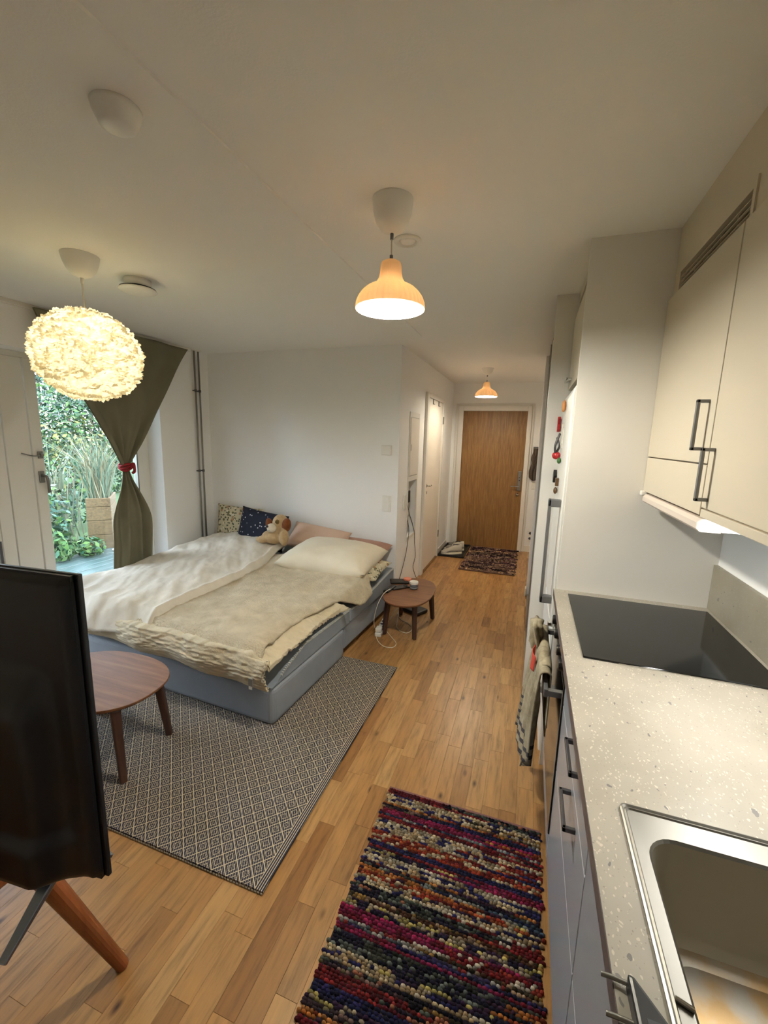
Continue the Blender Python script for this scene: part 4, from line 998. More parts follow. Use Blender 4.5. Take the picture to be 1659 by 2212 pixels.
def table_items():
    z = .3255
    def slab(name, label, cat, c, l, w, h, rz, m, **k):
        T = Matrix.Translation((c[0], c[1], z)) @ Matrix.Rotation(rz, 4, 'Z')
        return tag(MB().box(-w / 2, w / 2, -l / 2, l / 2, 0, h, T).build(name, m, **k), label, cat), T
    o, T = slab('remote_control', 'black remote control on the side table edge next to the bed', 'remote', (-1.005, 3.16), .17, .045, .018, -.12, M['black'], bevel=.006)
    for i in range(3):
        for j in range(2): MB().bar(T @ Vector((-.010 + j * .02, -.05 + i * .022, .0178)), T @ Vector((-.010 + j * .02, -.05 + i * .022, .0195)), .0055, 10).build('button', M['alu'], o)
    o, T = slab('smartphone', 'black smartphone charging on the side table', 'phone', (-.945, 3.235), .16, .076, .010, -.75, M['blackglass'], bevel=.004)
    box_c = MB().box(-.012, .012, .045, .07, .010, .013, T).build('camera_bump', M['black'], o, bevel=.002)
    o, T = slab('dark_wallet', 'dark brown folded wallet behind the phone on the side table', 'wallet', (-.985, 3.36), .16, .09, .022, -1.2, mat('dark_leather', (44, 36, 26), .6), bevel=.008)
    MB().box(-.046, .046, -.081, .081, .010, .012, T).build('fold_line', M['black'], o)
    t = thing('candle_tin', 'small pink lidded tin on the side table', 'tin', (-.925, 3.40, z))
    MB().lathe([(.0, 0), (.032, 0), (.033, .004), (.033, .022), (.0, .022)], (-.925, 3.40, z), 28).build('tin_body', mat('tin_pale', (196, 160, 140), .4), t, smooth=False)
    MB().lathe([(.034, .020), (.0345, .034), (.030, .036), (0, .036)], (-.925, 3.40, z), 28).build('lid', mat('pink_lid', (232, 140, 110), .4), t, smooth=False)
    t = thing('cosmetic_jar', 'small grey glass jar with white screw lid on the side table', 'jar', (-.83, 3.265, z))
    MB().lathe([(0, 0), (.031, 0), (.033, .004), (.033, .026), (0, .026)], (-.83, 3.265, z), 28).build('jar_base', mat('jar_dark', (52, 54, 60), .3), t, smooth=False)
    MB().lathe([(.0332, .006), (.0334, .020), (.0332, .0205)], (-.83, 3.265, z), 28).build('paper_label', mat('jar_label', (150, 150, 152), .5), t)
    MB().lathe([(.030, .026), (.031, .042), (0, .042)], (-.83, 3.265, z), 28).build('jar_neck', mat('jar_grey', (136, 140, 146), .2), t, smooth=False)
    MB().lathe([(.035, .042), (.036, .046), (.036, .060), (.034, .063), (.022, .063), (.021, .061), (0, .061)], (-.83, 3.265, z), 32).build('lid', M['white'], t, smooth=False)
    c = MB(); c.tube([(-.985, 3.185, z + .006), (-1.0, 3.08, z + .022), (-1.015, 2.99, z + .004), (-1.035, 2.935, .26), (-1.055, 2.93, .15), (-1.058, 2.97, .06), (-1.05, 3.02, .046)], .0026, 7, 8)
    tag(c.build('charging_cable', M['cordwhite'], smooth=True), 'white charging cable running from the phone over the table edge', 'cable')
    c = MB(); c.tube([(-1.045, 2.955, .012), (-1.00, 2.88, .004), (-.93, 2.82, .003), (-.865, 2.83, .003), (-.86, 2.90, .003), (-.92, 2.98, .003), (-.985, 3.06, .003), (-1.035, 3.13, .012)], .003, 7, 8)
    tag(c.build('extension_cable', M['cordwhite'], smooth=True), 'white cord looping on the floor in front of the side table', 'cable')
    c = MB(); c.tube([(-1.03, 3.26, .02), (-.99, 3.32, .10), (-.965, 3.30, .06), (-.95, 3.20, .006), (-.90, 3.12, .004), (-.83, 3.10, .004), (-.81, 3.18, .004), (-.86, 3.27, .004), (-.95, 3.33, .004), (-1.02, 3.45, .004)], .003, 7, 8)
    tag(c.build('extension_cable', M['cordwhite'], smooth=True), 'pale cord lying in a loop on the floor under the side table', 'cable')
    s = thing('power_strip', 'white power strip on the floor beside the bed and side table', 'power strip', (-1.05, 3.09, 0))
    T = Matrix.Translation((-1.045, 3.095, 0)) @ Matrix.Rotation(.12, 4, 'Z')
    MB().box(-.026, .026, -.15, .15, 0, .036, T).build('housing', M['white'], s, bevel=.008)
    for k in range(3):
        q = MB(); q.bar(T @ Vector((0, -.03 + k * .055, .0361)), T @ Vector((0, -.03 + k * .055, .0368)), .019, 18); q.build('outlet', M['grey_slot'], s)
    MB().box(-.024, .024, -.145, -.08, .036, .070, T).build('plug', M['white'], s, bevel=.010)
    tb = MB(); T = Matrix.Translation((-.90, 3.56, 0)) @ Matrix.Rotation(-.45, 4, 'Z'); tb.box(-.11, .11, -.075, .075, 0, .035, T)
    o = tag(tb.build('router_box', M['black'], bevel=.01), 'flat black box on the floor under the side table', 'box')
    MB().box(-.10, .10, -.0755, -.075, .008, .014, T).build('vent_slot', M['grey_slot'], o)
table_items()

# ------------------------------------------------------------------ television on its stand
def television():
    A = Vector((-.735, .497, 0)); U = Vector((-.996, -.09, 0)).normalized(); N = Vector((.09, -.996, 0)).normalized()   # N points out of the back
    T = Matrix(((U.x, N.x, 0, A.x), (U.y, N.y, 0, A.y), (0, 0, 1, 0), (0, 0, 0, 1)))
    t = thing('television', 'black flat television seen from behind with a ridged lower back', 'television', tuple(T @ Vector((.55, .0, .60))))
    w, z0, z1 = 1.11, .665, 1.30
    MB().box(0, w, -.012, -.003, z0, z1, T).build('screen_bezel', M['tvblack'], t, bevel=.002)
    MB().box(.012, w - .012, -.0135, -.012, z0 + .018, z1 - .012, T).build('screen', M['blackglass'], t)
    def back(u, v):
        x = .008 + u * (w - .016); z = z0 + .004 + v * (z1 - z0 - .008)
        e = min(u, 1 - u) * w; ez = min(v * (z1 - z0), (1 - v) * (z1 - z0))
        sm = lambda a, b, q: (lambda k: k * k * (3 - 2 * k))(max(0, min(1, (q - a) / (b - a))))
        d = .010 + .018 * sm(0, .012, min(e, ez))
        d += .040 * sm(.05, .10, e) * (1 - sm(.36, .46, z - z0)) * sm(.0, .02, z - z0)
        d += .012 * sm(.02, .06, e) * (1 - sm(.09, .125, z - z0))
        return T @ Vector((x, d - .010, z))
    m = MB(); m.grid(back, 110, 70); m.build('back_cover', M['tvblack'], t, smooth=True)
    m = MB(); m.box(.010, w - .010, -.004, .004, z0, z1 - .002, T); m.build('side_frame', M['black'], t)
    m = MB(); m.box(.18, .19, .055, .0605, .84, .97, T); m.build('port_cover', M['alu'], t); m = MB(); m.box(.20, .30, .05, .064, .82, .99, T); m.build('port_panel', M['black'], t, bevel=.003)
    for x in (.112, w - .112):
        P0 = T @ Vector((x, .012, .672)); a = Vector((P0.x + .024, P0.y - .118, .604)); b = Vector((P0.x + .018, P0.y + .098, .604))
        m = MB(); m.beam(P0, a, .026, .016, (0, 0, 1), .015, .009); m.beam(P0, b, .026, .016, (0, 0, 1), .015, .009); m.build('foot', mat('foot_grey', (150, 160, 172), .25, .9), t, bevel=.002)
    s = thing('television_bench', 'low wooden bench with round splayed legs under the television', 'bench', (-1.42, .40, 0))
    box('bench_top', M['teak'], (-1.86, -1.0, .20, .585, .572, .602), s, bevel=.008)
    for b, tp in (((-1.015, .705, 0), (-1.06, .525, .572)), ((-1.86, .70, 0), (-1.80, .525, .572)), ((-1.02, .08, 0), (-1.06, .26, .572)), ((-1.86, .08, 0), (-1.80, .26, .572))):
        m = MB(); m.bar(b, tp, .017, 18, .027); m.build('leg', M['teak'], s, bevel=.004)
television()

# ------------------------------------------------------------------ rugs and mats
m = MB()
def rugtop(u, v):
    x = -.745 - 2.19 * (1 - u); y = 1.012 + 1.548 * v
    return (x, y, .0062 + .0004 * fbm(x * 9, y * 9, 1, 2))
def patterned_rug():
    m = MB(); n, k = 80, 56
    m.grid(rugtop, n, k)
    o = m.build('patterned_rug', M['rug'], origin=(-.745, 1.012, 0.0)); md = o.modifiers.new('thickness', 'SOLIDIFY'); md.thickness = .0058; md.offset = -1
    tag(o, 'flat-woven navy and cream diamond pattern rug under the foot of the bed', 'rug')
    q = MB(); rng = random.Random(5)
    for yy in (1.010, 2.562):
        x = -.75
        while x > -2.93:
            q.ball((x, yy, .0042), (.0058, .0034, .0036), 6, 4); x -= .0125
    q.build('looped_edge', mat('rug_loop', (150, 140, 122), .95), o)['kind'] = 'stuff'
patterned_rug()

def rag_rug(name, label, x0, x1, y0, y1, pitch, lump, palettes, seed, hfun=None, bind=None, hscale=1.0):
    rng = random.Random(seed)
    t = thing(name, label, 'rug', ((x0 + x1) / 2, (y0 + y1) / 2, 0))
    hf = hfun or (lambda x, y: 0)
    m = MB(); m.grid(lambda u, v: (x0 + .006 + (x1 - x0 - .012) * u, y0 + .004 + (y1 - y0 - .008) * v, .004 + hf(x0 + (x1 - x0) * u, y0 + (y1 - y0) * v)), 20, 40)
    m.build('backing', mat('rug_backing', (40, 32, 32), .95), t, solid=.0038)
    q = MB(); dom = [(0, 0)]
    rows = int((y1 - y0) / pitch); pal = rng.choice(palettes); left = 0; pal2 = rng.choice(palettes)
    for r in range(rows):
        y = y0 + (r + .5) * pitch; off = rng.uniform(0, lump)
        if left <= 0:
            pal = rng.choice(palettes); pal2 = rng.choice(palettes); left = rng.choice((1, 2, 2, 3, 4, 5))
        left -= 1; cut = rng.uniform(.25, 1.2); jag0, jag1 = rng.uniform(-.006, .010), rng.uniform(-.006, .006)
        x = x0 + jag0; cur = None; run = 0
        while x < x1 + jag1 - lump * .4:
            L = lump * rng.uniform(.7, 1.35)
            p = pal if (x - x0) / (x1 - x0) < cut else pal2
            if run <= 0: cur = rng.choice(p); run = rng.choice((1, 1, 1, 2, 3))
            run -= 1
            k = rng.uniform(.55, .95); c = lin(tuple(max(2, min(255, v * k)) for v in cur))
            cx, cy = x + L / 2, y + rng.uniform(-.15, .15) * pitch; hz = (.006 + rng.random() * .006) * hscale; b = .003 + hf(cx, y)
            vs = []; nn = 6
            for rr, zz in ((1.0, 0), (.82, .62)):
                for i in range(nn):
                    a = 2 * PI * i / nn + .3; vs.append((cx + L * .56 * rr * math.cos(a), cy + pitch * .58 * rr * math.sin(a), b + hz * zz))
            vs.append((cx, cy, b + hz))
            q.add(vs, [(i, (i + 1) % nn, nn + (i + 1) % nn, nn + i) for i in range(nn)] + [(nn + i, nn + (i + 1) % nn, 2 * nn) for i in range(nn)], None, c)
            x += L
    o = q.build('rag_loops', M['attr'], t, smooth=True, fix=False); o['kind'] = 'stuff'
    if bind is not None:
        for yy in (y0, y1):
            b = MB(); b.beam((x0, yy, .006 + hf(x0, yy)), (x1, yy, .006 + hf(x1, yy)), .010, .009); b.build('end_binding', bind, t, bevel=.002)
rag_rug('rag_rug', 'colourful hand-woven rag runner in front of the kitchen units', -.478, .158, -.40, 1.588, .0092, .0145, [
    [(28, 26, 42), (46, 40, 62), (120, 126, 118), (64, 66, 58)], [(22, 20, 30), (40, 30, 46), (90, 98, 88), (176, 112, 84)], [(132, 34, 38), (98, 26, 30), (208, 196, 176), (150, 52, 40)],
    [(38, 34, 58), (206, 188, 110), (60, 40, 66), (186, 168, 140)], [(186, 92, 52), (158, 58, 38), (206, 186, 150), (120, 36, 32)], [(84, 50, 34), (60, 52, 36), (150, 116, 60), (178, 146, 116)],
    [(66, 88, 108), (148, 158, 158), (36, 44, 76), (172, 170, 160)], [(40, 44, 84), (34, 36, 66), (52, 46, 98)], [(206, 184, 146), (188, 160, 120), (52, 48, 100), (210, 196, 170)],
    [(186, 114, 54), (202, 134, 72), (150, 64, 36), (66, 40, 60)], [(138, 36, 78), (168, 40, 88), (120, 30, 48)], [(120, 34, 40), (90, 24, 36), (150, 46, 46)], [(110, 116, 122), (176, 170, 160), (62, 52, 88), (140, 52, 48)], [(70, 52, 60), (150, 120, 110), (40, 36, 46), (110, 100, 70)]],
    11, bind=mat('rug_binding', (122, 84, 82), .95))
def mat_h(x, y): return .035 * math.exp(-((y - 5.86 - .03 * math.sin(x * 4)) / .05) ** 2) * (.4 + .6 * (x + .75) / .7) + .004
rag_rug('door_mat', 'brown and pink mottled rag mat in front of the entrance door', -.72, -.062, 5.0, 6.19, .024, .026, [
    [(128, 96, 84), (92, 66, 62), (176, 140, 122)], [(60, 40, 44), (150, 112, 96), (34, 26, 30)], [(152, 118, 100), (120, 88, 80), (196, 160, 120)], [(96, 60, 68), (70, 46, 56), (180, 146, 128)], [(140, 112, 96), (64, 46, 46), (160, 126, 108)]], 23, hfun=mat_h, bind=mat('mat_binding', (110, 82, 74), .95), hscale=1.6)

def shoes():
    t = thing('shoe_tray', 'low black plastic shoe tray beside the entrance door', 'tray', (-.93, 5.80, 0))
    x0, x1, y0, y1 = -1.085, -.735, 5.50, 6.20
    box('base', M['black'], (x0, x1, y0, y1, .0, .005), t)
    m = MB(); m.box(x0, x0 + .012, y0, y1, .005, .03); m.box(x1 - .012, x1, y0, y1, .005, .03); m.box(x0, x1, y0, y0 + .012, .005, .03); m.box(x0, x1, y1 - .012, y1, .005, .03); m.build('rim', M['black'], t, bevel=.004)
    wm = mat('sneaker_white', (196, 190, 176), .6, var=.15); gm = mat('sneaker_grey', (128, 122, 112), .8); sm = mat('sneaker_sole', (206, 200, 184), .6); dk = mat('sneaker_lining', (52, 46, 42), .9)
    def sneaker(label, toe, heel):
        toe, heel = Vector(toe), Vector(heel); d = (heel - toe).normalized(); L = (heel - toe).length; s = Vector((-d.y, d.x, 0))
        T = Matrix(((d.x, s.x, 0, toe.x), (d.y, s.y, 0, toe.y), (0, 0, 1, .006), (0, 0, 0, 1)))
        t = thing('sneaker', label, 'shoe', tuple((toe + heel) / 2 + Vector((0, 0, .006))), 'pair of sneakers on the shoe tray')
        def hw(x): return (.034 + .018 * math.sin(min(1, x / (L * .35)) * PI / 2)) * (1 if x < L * .6 else 1 - .22 * (x / L - .6) / .4) * (min(1, (L - x) / .02 + .55)) * (min(1, x / .03 + .35))
        def loop(sc, zf, n=40, pad=.0):
            out = []
            for i in range(n):
                u = i / n
                if u < .5: x = L * (1 - math.cos(u * 2 * PI)) / 2; y = hw(x) * sc
                else: x = L * (1 - math.cos((1 - u) * 2 * PI)) / 2; y = -hw(x) * sc
                out.append((x * 1.0, y, zf(x)))
            return out
        def loft(loops, name, m, cap=True):
            q = MB(); n = len(loops[0]); q.add([p for l in loops for p in l], [(i * n + k, i * n + (k + 1) % n, (i + 1) * n + (k + 1) % n, (i + 1) * n + k) for i in range(len(loops) - 1) for k in range(n)] + ([tuple(range(n))[::-1], tuple((len(loops) - 1) * n + k for k in range(n))] if cap else []), T)
            return q.build(name, m, t, smooth=True)
        loft([loop(1.0, lambda x: 0 + .012 * max(0, 1 - x / .05)), loop(1.12, lambda x: .012 + .008 * max(0, 1 - x / .05)), loop(1.08, lambda x: .032), loop(.98, lambda x: .036)], 'sole', sm)
        up = lambda x: .055 + .078 * min(1, max(0, (x - .03) / (L * .5))) ** .8
        loft([loop(.97, lambda x: .034), loop(.95, lambda x: .034 + (up(x) - .034) * .45), loop(.74, lambda x: .034 + (up(x) - .034) * .85), loop(.46, lambda x: up(x))], 'upper', wm)
        q = MB(); c = T @ Vector((L * .72, 0, .112)); q.ball((L * .73, 0, .128), (.055, .026, .010), 18, 8, T); q.build('opening', dk, t, smooth=True)
        q = MB(); q.ball((L * .40, 0, .105), (.06, .020, .012), 14, 8, T); q.build('tongue', gm, t, smooth=True)
        for k in range(4):
            x = L * (.30 + .075 * k); zz = up(x) + .006; q = MB(); q.tube([T @ Vector((x, -.024, zz - .010)), T @ Vector((x + .004, 0, zz + .006)), T @ Vector((x, .024, zz - .010))], .0042, 7); q.build('lace', wm, t, smooth=True)
        for sy in (-1, 1):
            q = MB(); q.tube([T @ Vector((L * .22, sy * .046, .045)), T @ Vector((L * .45, sy * .048, .058)), T @ Vector((L * .75, sy * .043, .05))], .006, 7); q.build('side_stripe', gm, t, smooth=True)
    sneaker('chunky white sneaker on the shoe tray, nearer the floor edge', (-1.05, 5.555, 0), (-.80, 5.72, 0))
    sneaker('chunky white sneaker on the shoe tray, nearer the entrance door', (-1.045, 5.74, 0), (-.80, 5.91, 0))
    q = MB(); 
    for k in range(7): q.tube([(-.99 + .02 * k, 6.02 + .01 * (k % 3), .03), (-.985 + .022 * k, 6.03, .07 + .012 * (k % 2)), (-.97 + .02 * k, 6.06, .05)], .009, 6, 4)
    tag(q.build('black_sandal', M['black'], smooth=True), 'dark strappy sandal at the back of the shoe tray', 'shoe')
shoes()

# ------------------------------------------------------------------ ceiling lamps and fittings
def pendant(label, c, cord_top, shade_z):
    x, y = c
    t = thing('pendant_lamp', label, 'lamp', (x, y, shade_z - .01))
    ct = cord_top
    MB().lathe([(0, ct), (.018, ct + .001), (.040, ct + .012), (.056, ct + .034), (.066, ct + .066), (.070, H - .004), (.070, H)], (x, y, 0), 40).build('ceiling_cup', M['white'], t, smooth=True)
    MB().bar((x, y, shade_z + .165), (x, y, ct), .0028, 8).build('cord', M['cordwhite'], t, smooth=True)
    m = MB(); m.bar((x, y, ct - .018), (x, y, ct + .004), .006, 12); m.bar((x, y, shade_z + .148), (x, y, shade_z + .168), .006, 12); m.build('cord_grip', M['alu'], t, smooth=True)
    prof = [(.006, .152), (.022, .150), (.033, .144), (.0365, .134), (.038, .110), (.042, .092), (.052, .077), (.064, .070), (.066, .069), (.084, .060), (.100, .046), (.112, .030), (.119, .013), (.1215, -.002), (.1225, -.008)]
    def rib(i, a):
        k = 1 - abs(math.sin(a * 20)) ** 3 if i >= 8 else 1 - abs(math.sin(a * 20)) ** 2
        if i >= 8: return 1 + (.032 * (k - .5) if i < len(prof) - 1 else 0)
        if i >= 4: return 1 + .02 * (k - .5)
        return 1
    sh = MB(); sh.lathe([(r, shade_z + z) for r, z in prof], (x, y, 0), 240, rib); sh.f = [f for f in sh.f if len(f) < 100]; sh.build('shade', M['peach'], t, smooth=True)
    inn = MB(); inn.lathe([(max(.004, r - .0035), shade_z + z - .002) for r, z in prof], (x, y, 0), 60); inn.f = [f for f in inn.f if len(f) < 60]; inn.build('shade_lining', M['peach_in'], t, smooth=True)
    MB().bar((x, y, shade_z + .055), (x, y, shade_z + .12), .018, 16).build('socket', M['white'], t, smooth=True)
    bl = MB(); bl.lathe([(0, -.018), (.012, -.0165), (.022, -.011), (.029, -.002), (.032, .010), (.0305, .022), (.024, .038), (.016, .052), (.014, .058)], (x, y, shade_z + .004), 28)
    bl.build('bulb', M['bulb_on'], t, smooth=True)
M['peach_in'] = shade_mat('shade_lining_white', (244, 232, 208), 0, .07)
M['bulb_on'] = emit('warm_bulb_lit', (1.0, .98, .87), P_PEND)
M['bulb_on2'] = None
pendant('peach ribbed pendant lamp in the middle of the room', (-.511, 1.51), 2.244, 2.008)
M['bulb_on'] = emit('warm_bulb_lit_hall', (1.0, .93, .78), P_HALL)
pendant('peach ribbed pendant lamp in the hall before the entrance door', (-.525, 5.0), 2.278, 2.052)

def globe_lamp():
    c = Vector((-2.05, 1.55, 1.905)); R, RZ = .222, .203
    t = thing('globe_lamp', 'large crumpled paper globe pendant lamp in front of the curtain', 'lamp', tuple(c - Vector((0, 0, RZ))))
    x, y = c.x, c.y
    MB().lathe([(0, 2.252), (.016, 2.253), (.040, 2.264), (.060, 2.288), (.072, 2.318), (.078, H - .003), (.078, H)], (x, y, 0), 40).build('ceiling_cup', M['white'], t, smooth=True)
    MB().bar((x, y, 2.08), (x, y, 2.254), .0035, 8).build('cord', M['cordwhite'], t, smooth=True)
    MB().bar((x, y, 2.228), (x, y, 2.254), .008, 12).build('cord_grip', M['white'], t, smooth=True)
    tri = lambda q: abs((q % 1.0) - .5) * 2
    def fn(u, v):
        a = 2 * PI * u; la = -PI / 2 + PI * (.015 + .97 * v)
        d = Vector((math.cos(la) * math.cos(a), math.cos(la) * math.sin(a), math.sin(la)))
        w = noise.noise(d * 5.5) * .9 + noise.noise(d * 11 + Vector((3, 1, 7))) * .5
        z1 = tri(la * 2.5 + w * 1.35); z2 = tri(a * 2.546 + la * 1.3 + noise.noise(d * 7 + Vector((9, 2, 4))) * 1.9)
        k = .021 * (z1 - .5) + .013 * (z2 - .5) + .010 * noise.noise(d * 6 + Vector((5, 5, 5))) + .003 * abs(noise.noise(d * 26))
        k *= .35 + .65 * math.cos(la) ** .3
        return c + Vector((d.x * (R + k), d.y * (R + k), d.z * (RZ + k)))
    m = MB(); m.grid(fn, 260, 150, True); m.build('paper_shade', M['paper'], t, smooth=False)
    MB().bar((x, y, 1.98), (x, y, 2.09), .02, 16).build('socket', M['white'], t, smooth=True)
    bl = MB(); bl.ball((x, y, 1.93), (.045, .045, .06), 20, 14); bl.build('bulb', emit('globe_bulb_lit', (1.0, .95, .72), P_GLOBE * 10), t, smooth=True)
globe_lamp()

def ceiling_fittings():
    t = thing('smoke_detector', 'white round smoke detector on the ceiling', 'smoke detector', (-1.052, .925, H - .05))
    MB().lathe([(0, -.048), (.030, -.047), (.042, -.042), (.047, -.030), (.050, -.026), (.056, -.012), (.058, 0)], (-1.052, .925, H), 40).build('housing', M['white'], t, smooth=True)
    for k in range(3):
        a = 1.9 + .13 * k; p = Vector((-1.052 + .047 * math.cos(a), .925 + .047 * math.sin(a), H - .030)); q = MB(); q.beam(p + Vector((0, 0, -.010)), p + Vector((0, 0, .004)), .0022, .004); q.build('slot', M['darkslot'], t)
    t = thing('air_valve', 'white disc-shaped supply air valve on the ceiling near the curtain', 'vent', (-2.06, 1.865, H - .06))
    MB().lathe([(.066, -.045), (.066, 0)], (-2.06, 1.865, H), 36).build('sleeve', M['white'], t, smooth=True)
    MB().lathe([(.0, -.048), (.086, -.048), (.088, -.044), (.066, -.036)], (-2.06, 1.865, H), 36).build('dark_gap', M['darkslot'], t, smooth=False)
    MB().lathe([(0, -.066), (.06, -.064), (.090, -.057), (.094, -.052), (.090, -.0485), (0, -.0485)], (-2.06, 1.865, H), 40).build('disc', M['white'], t, smooth=True)
    c = (-.545, 1.81)
    t = thing('exhaust_valve', 'flat round exhaust valve on the ceiling behind the middle pendant lamp', 'vent', (c[0], c[1], H - .012))
    MB().lathe([(.038, -.004), (.040, -.010), (.050, -.010), (.056, -.004), (.056, 0)], (c[0], c[1], H), 40).build('ring', M['white'], t, smooth=True)
    MB().lathe([(0, -.0022), (.0395, -.0022), (.0395, 0)], (c[0], c[1], H), 32).build('dark_gap', M['darkslot'], t)
    MB().lathe([(0, -.010), (.020, -.0095), (.032, -.006), (.033, -.003), (0, -.0025)], (c[0], c[1], H), 32).build('cone', M['white'], t, smooth=True)
ceiling_fittings()

# ------------------------------------------------------------------ garden outside the balcony door
def garden():
    rng = random.Random(17)
    g = MB(); g.grid(lambda u, v: (-3.5 - 30 * u, -12 + 40 * v, -.16 - .06 * u + .25 * u * u + .05 * fbm(u * 9, v * 9, 1, 2)), 40, 40)
    struct(g.build('ground_lawn', mat('lawn', (58, 84, 42), .95, var=.4)), 'green lawn outside the balcony door')
    d = struct(thing('floor_deck', None, None, (-4.4, 3.2, -.15)), 'wet grey wooden deck outside the balcony door')
    x = -3.5; k = 0
    while x > -5.45:
        box('deck_board', M['deck'], (x - .138, x, -1.0, 6.5, -.085, -.055 + .002 * (k % 2)), d, bevel=.004); x -= .145; k += 1
    # planter of horizontal boards
    p = thing('planter_box', 'weathered wooden planter box of horizontal boards on the deck', 'planter', (-5.7, 4.3, -.055))
    e, nn = Vector((.70, .714, 0)), Vector((-.714, .70, 0)); A = Vector((-5.60, 4.0, 0))
    PT = Matrix(((e.x, nn.x, 0, A.x), (e.y, nn.y, 0, A.y), (0, 0, 1, 0), (0, 0, 0, 1))); pw, pd = .285, .70
    for z0, z1 in ((-.054, .14), (.144, .34), (.344, .53), (.534, .65)):
        for b in ((0, pw, 0, .028, z0, z1), (0, .028, .028, pd, z0, z1), (pw - .028, pw, .028, pd, z0, z1), (.028, pw - .028, pd - .028, pd, z0, z1)): MB().box(*b, PT).build('board', M['planter'], p, bevel=.006)
    MB().box(.028, pw - .028, .028, pd - .028, .50, .56, PT).build('soil', mat('soil', (46, 36, 26), .95), p)
    def leaves(n, c, r, size, pal, seed, hollow=.45, up=0.3):
        R_ = random.Random(seed); m = MB()
        for i in range(n):
            while True:
                v = Vector((R_.uniform(-1, 1), R_.uniform(-1, 1), R_.uniform(-1, 1)))
                if hollow < v.length < 1: break
            q = Vector((c[0] + v.x * r[0], c[1] + v.y * r[1], c[2] + v.z * r[2])) + Vector((.2 * r[0] * noise.noise(v * 3), .2 * r[1] * noise.noise(v * 3 + Vector((7, 0, 0))), .25 * r[2] * noise.noise(v * 2.5)))
            nn = (v + Vector((0, 0, up)) + Vector((R_.uniform(-.7, .7), R_.uniform(-.7, .7), R_.uniform(-.7, .7)))).normalized()
            a = nn.orthogonal().normalized(); a.rotate(Matrix.Rotation(R_.random() * 6.28, 3, nn)); b = nn.cross(a)
            s = size * R_.uniform(.6, 1.3); cc = R_.choice(pal); kk = R_.uniform(.45, .72); col = lin(tuple(min(255, z * kk) for z in cc))
            m.add([q - a * s, q + b * s * .45, q + a * s, q - b * s * .45], [(0, 1, 2, 3)], None, col)
        return m
    def shrub(name, label, cat, c, r, n, size, pal, seed, stems=4, group=None, zb=-.15):
        t = thing(name, label, cat, (c[0], c[1], zb), group)
        leaves(n, c, r, size, pal, seed).build('foliage', M['leaf'], t, fix=False)
        R_ = random.Random(seed + 99); bark = mat('bark', (70, 60, 46), .9)
        for k in range(stems):
            e = Vector((c[0] + R_.uniform(-.6, .6) * r[0], c[1] + R_.uniform(-.6, .6) * r[1], c[2] + R_.uniform(-.2, .6) * r[2])); b0 = Vector((c[0] + R_.uniform(-.12, .12) * r[0], c[1] + R_.uniform(-.12, .12) * r[1], zb))
            m = MB(); m.tube([b0, (b0 + e) / 2 + Vector((R_.uniform(-.1, .1), R_.uniform(-.1, .1), .05)), e], .008 + .02 * (r[2] > 1.5), 6); m.build('stem', bark, t)
        return t
    GR = [(62, 110, 58), (92, 146, 76), (124, 172, 92), (70, 128, 96), (150, 196, 110)]
    BG = [(92, 148, 128), (128, 180, 160), (74, 120, 104), (156, 198, 176)]
    DK = [(44, 82, 58), (62, 104, 70), (36, 66, 48), (84, 124, 76)]
    YL = [(178, 176, 84), (138, 150, 72), (92, 120, 62), (198, 190, 110)]
    shrub('garden_shrub', 'bright green leafy plant growing at the deck edge', 'shrub', (-5.55, 3.48, .10), (.30, .28, .30), 420, .05, GR, 1)
    shrub('garden_shrub', 'tall blue-green weedy shrub in front of the planter box', 'shrub', (-6.1, 3.72, .40), (.45, .32, .55), 900, .045, GR + BG, 2, 7)
    shrub('garden_shrub', 'low pale green plant beside the foot of the planter box', 'shrub', (-5.35, 3.82, .05), (.2, .16, .16), 200, .045, GR, 3)
    shrub('garden_shrub', 'dense green bush behind the planter box', 'shrub', (-7.6, 5.0, .5), (.8, .8, .65), 1500, .055, GR + BG, 4)
    shrub('garden_shrub', 'yellowing autumn bush in the middle of the garden', 'shrub', (-9.3, 6.1, 1.1), (.9, 1.3, .8), 2000, .06, YL + DK, 5)
    shrub('garden_shrub', 'broad dark hedge bush at the end of the garden', 'shrub', (-11.5, 8.5, 1.2), (1.0, 1.45, 1.6), 2600, .08, DK + GR, 6, 6)
    shrub('garden_tree', 'dark leafy tree rising behind the garden hedge', 'tree', (-15.8, 12.2, 3.2), (1.8, 2.4, 3.4), 5200, .10, DK + GR, 7, 6, zb=0)
    shrub('garden_tree', 'tall loose tree against the pale sky', 'tree', (-19.5, 12.6, 2.8), (1.7, 1.9, 3.2), 2600, .10, DK + BG, 8, 5, zb=0)
    shrub('garden_tree', 'sparse high tree crown with a thin trunk', 'tree', (-24, 16.4, 6.0), (2.2, 2.0, 4.0), 1500, .10, BG + DK, 9, 3, zb=0)
    shrub('garden_tree', 'broad green tree behind the curtain side of the garden', 'tree', (-12.6, 12.6, 2.4), (1.2, 1.5, 2.6), 3200, .09, DK + GR, 10, 5, zb=0)
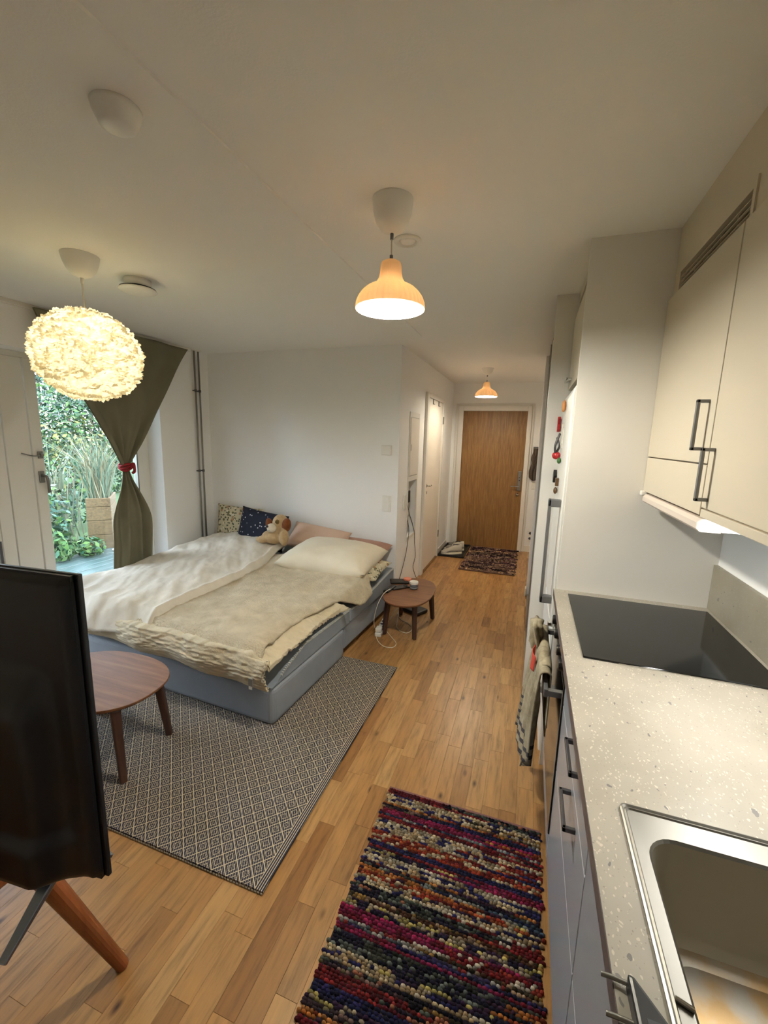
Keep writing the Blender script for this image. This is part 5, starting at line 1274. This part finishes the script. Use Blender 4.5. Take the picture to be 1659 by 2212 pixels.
    shrub('garden_tree', 'leafy tree outside the second glazed unit', 'tree', (-11.5, 3.4, 2.4), (1.8, 1.7, 2.6), 3200, .09, DK + GR, 12, 5, zb=0)
    t = thing('ornamental_grass', 'dry pale grass clump growing in the planter box', 'grass', (-5.75, 4.28, .56))
    m = MB(); R_ = random.Random(31)
    for i in range(260):
        b0 = Vector((-5.755, 4.34, .56)) + e * R_.uniform(-.11, .11) + nn * R_.uniform(-.28, .28); h = R_.uniform(.45, 1.05); lean = Vector((R_.uniform(-.5, .5), R_.uniform(-.6, .4), 0)) * h; s = Vector((R_.uniform(-1, 1), R_.uniform(-1, 1), 0)).normalized() * .006
        col = lin(R_.choice([(104, 118, 98), (88, 108, 90), (112, 104, 78), (70, 94, 80), (128, 130, 108)]))
        p1 = b0 + Vector((0, 0, h * .6)) + lean * .3; p2 = b0 + Vector((0, 0, h)) + lean
        m.add([b0 - s, b0 + s, p1 + s, p1 - s, p2], [(0, 1, 2, 3), (3, 2, 4)], None, col)
    m.build('blades', M['leaf'], t, fix=False)
    t = thing('ornamental_grass', 'tall arching bare-stemmed grass in the lawn behind the shrubs', 'grass', (-6.75, 4.35, -.15))
    m = MB()
    for i in range(110):
        b0 = Vector((-6.75 + R_.uniform(-.25, .25), 4.32 + R_.uniform(-.3, .3), -.15)); h = R_.uniform(.9, 1.7); lean = Vector((R_.uniform(-.5, .5), R_.uniform(-.8, .5), 0)) * h * .8; s = Vector((R_.uniform(-1, 1), R_.uniform(-1, 1), 0)).normalized() * .008
        col = lin(R_.choice([(112, 118, 100), (98, 108, 88), (88, 96, 80), (128, 124, 104)]))
        p1 = b0 + Vector((0, 0, h * .7)) + lean * .3; p2 = b0 + Vector((0, 0, h)) + lean
        m.add([b0 - s, b0 + s, p1 + s, p1 - s, p2], [(0, 1, 2, 3), (3, 2, 4)], None, col)
    m.build('blades', M['leaf'], t, fix=False)
    q = MB(); q.ball((-5.25, 4.10, -.035), (.05, .03, .012), 10, 6); q.v = [v + Vector((0, 0, .006 * noise.noise(v * 40))) for v in q.v]
    tag(q.build('paper_scrap', M['white']), 'small white scrap lying on the deck by the planter', 'scrap')
garden()
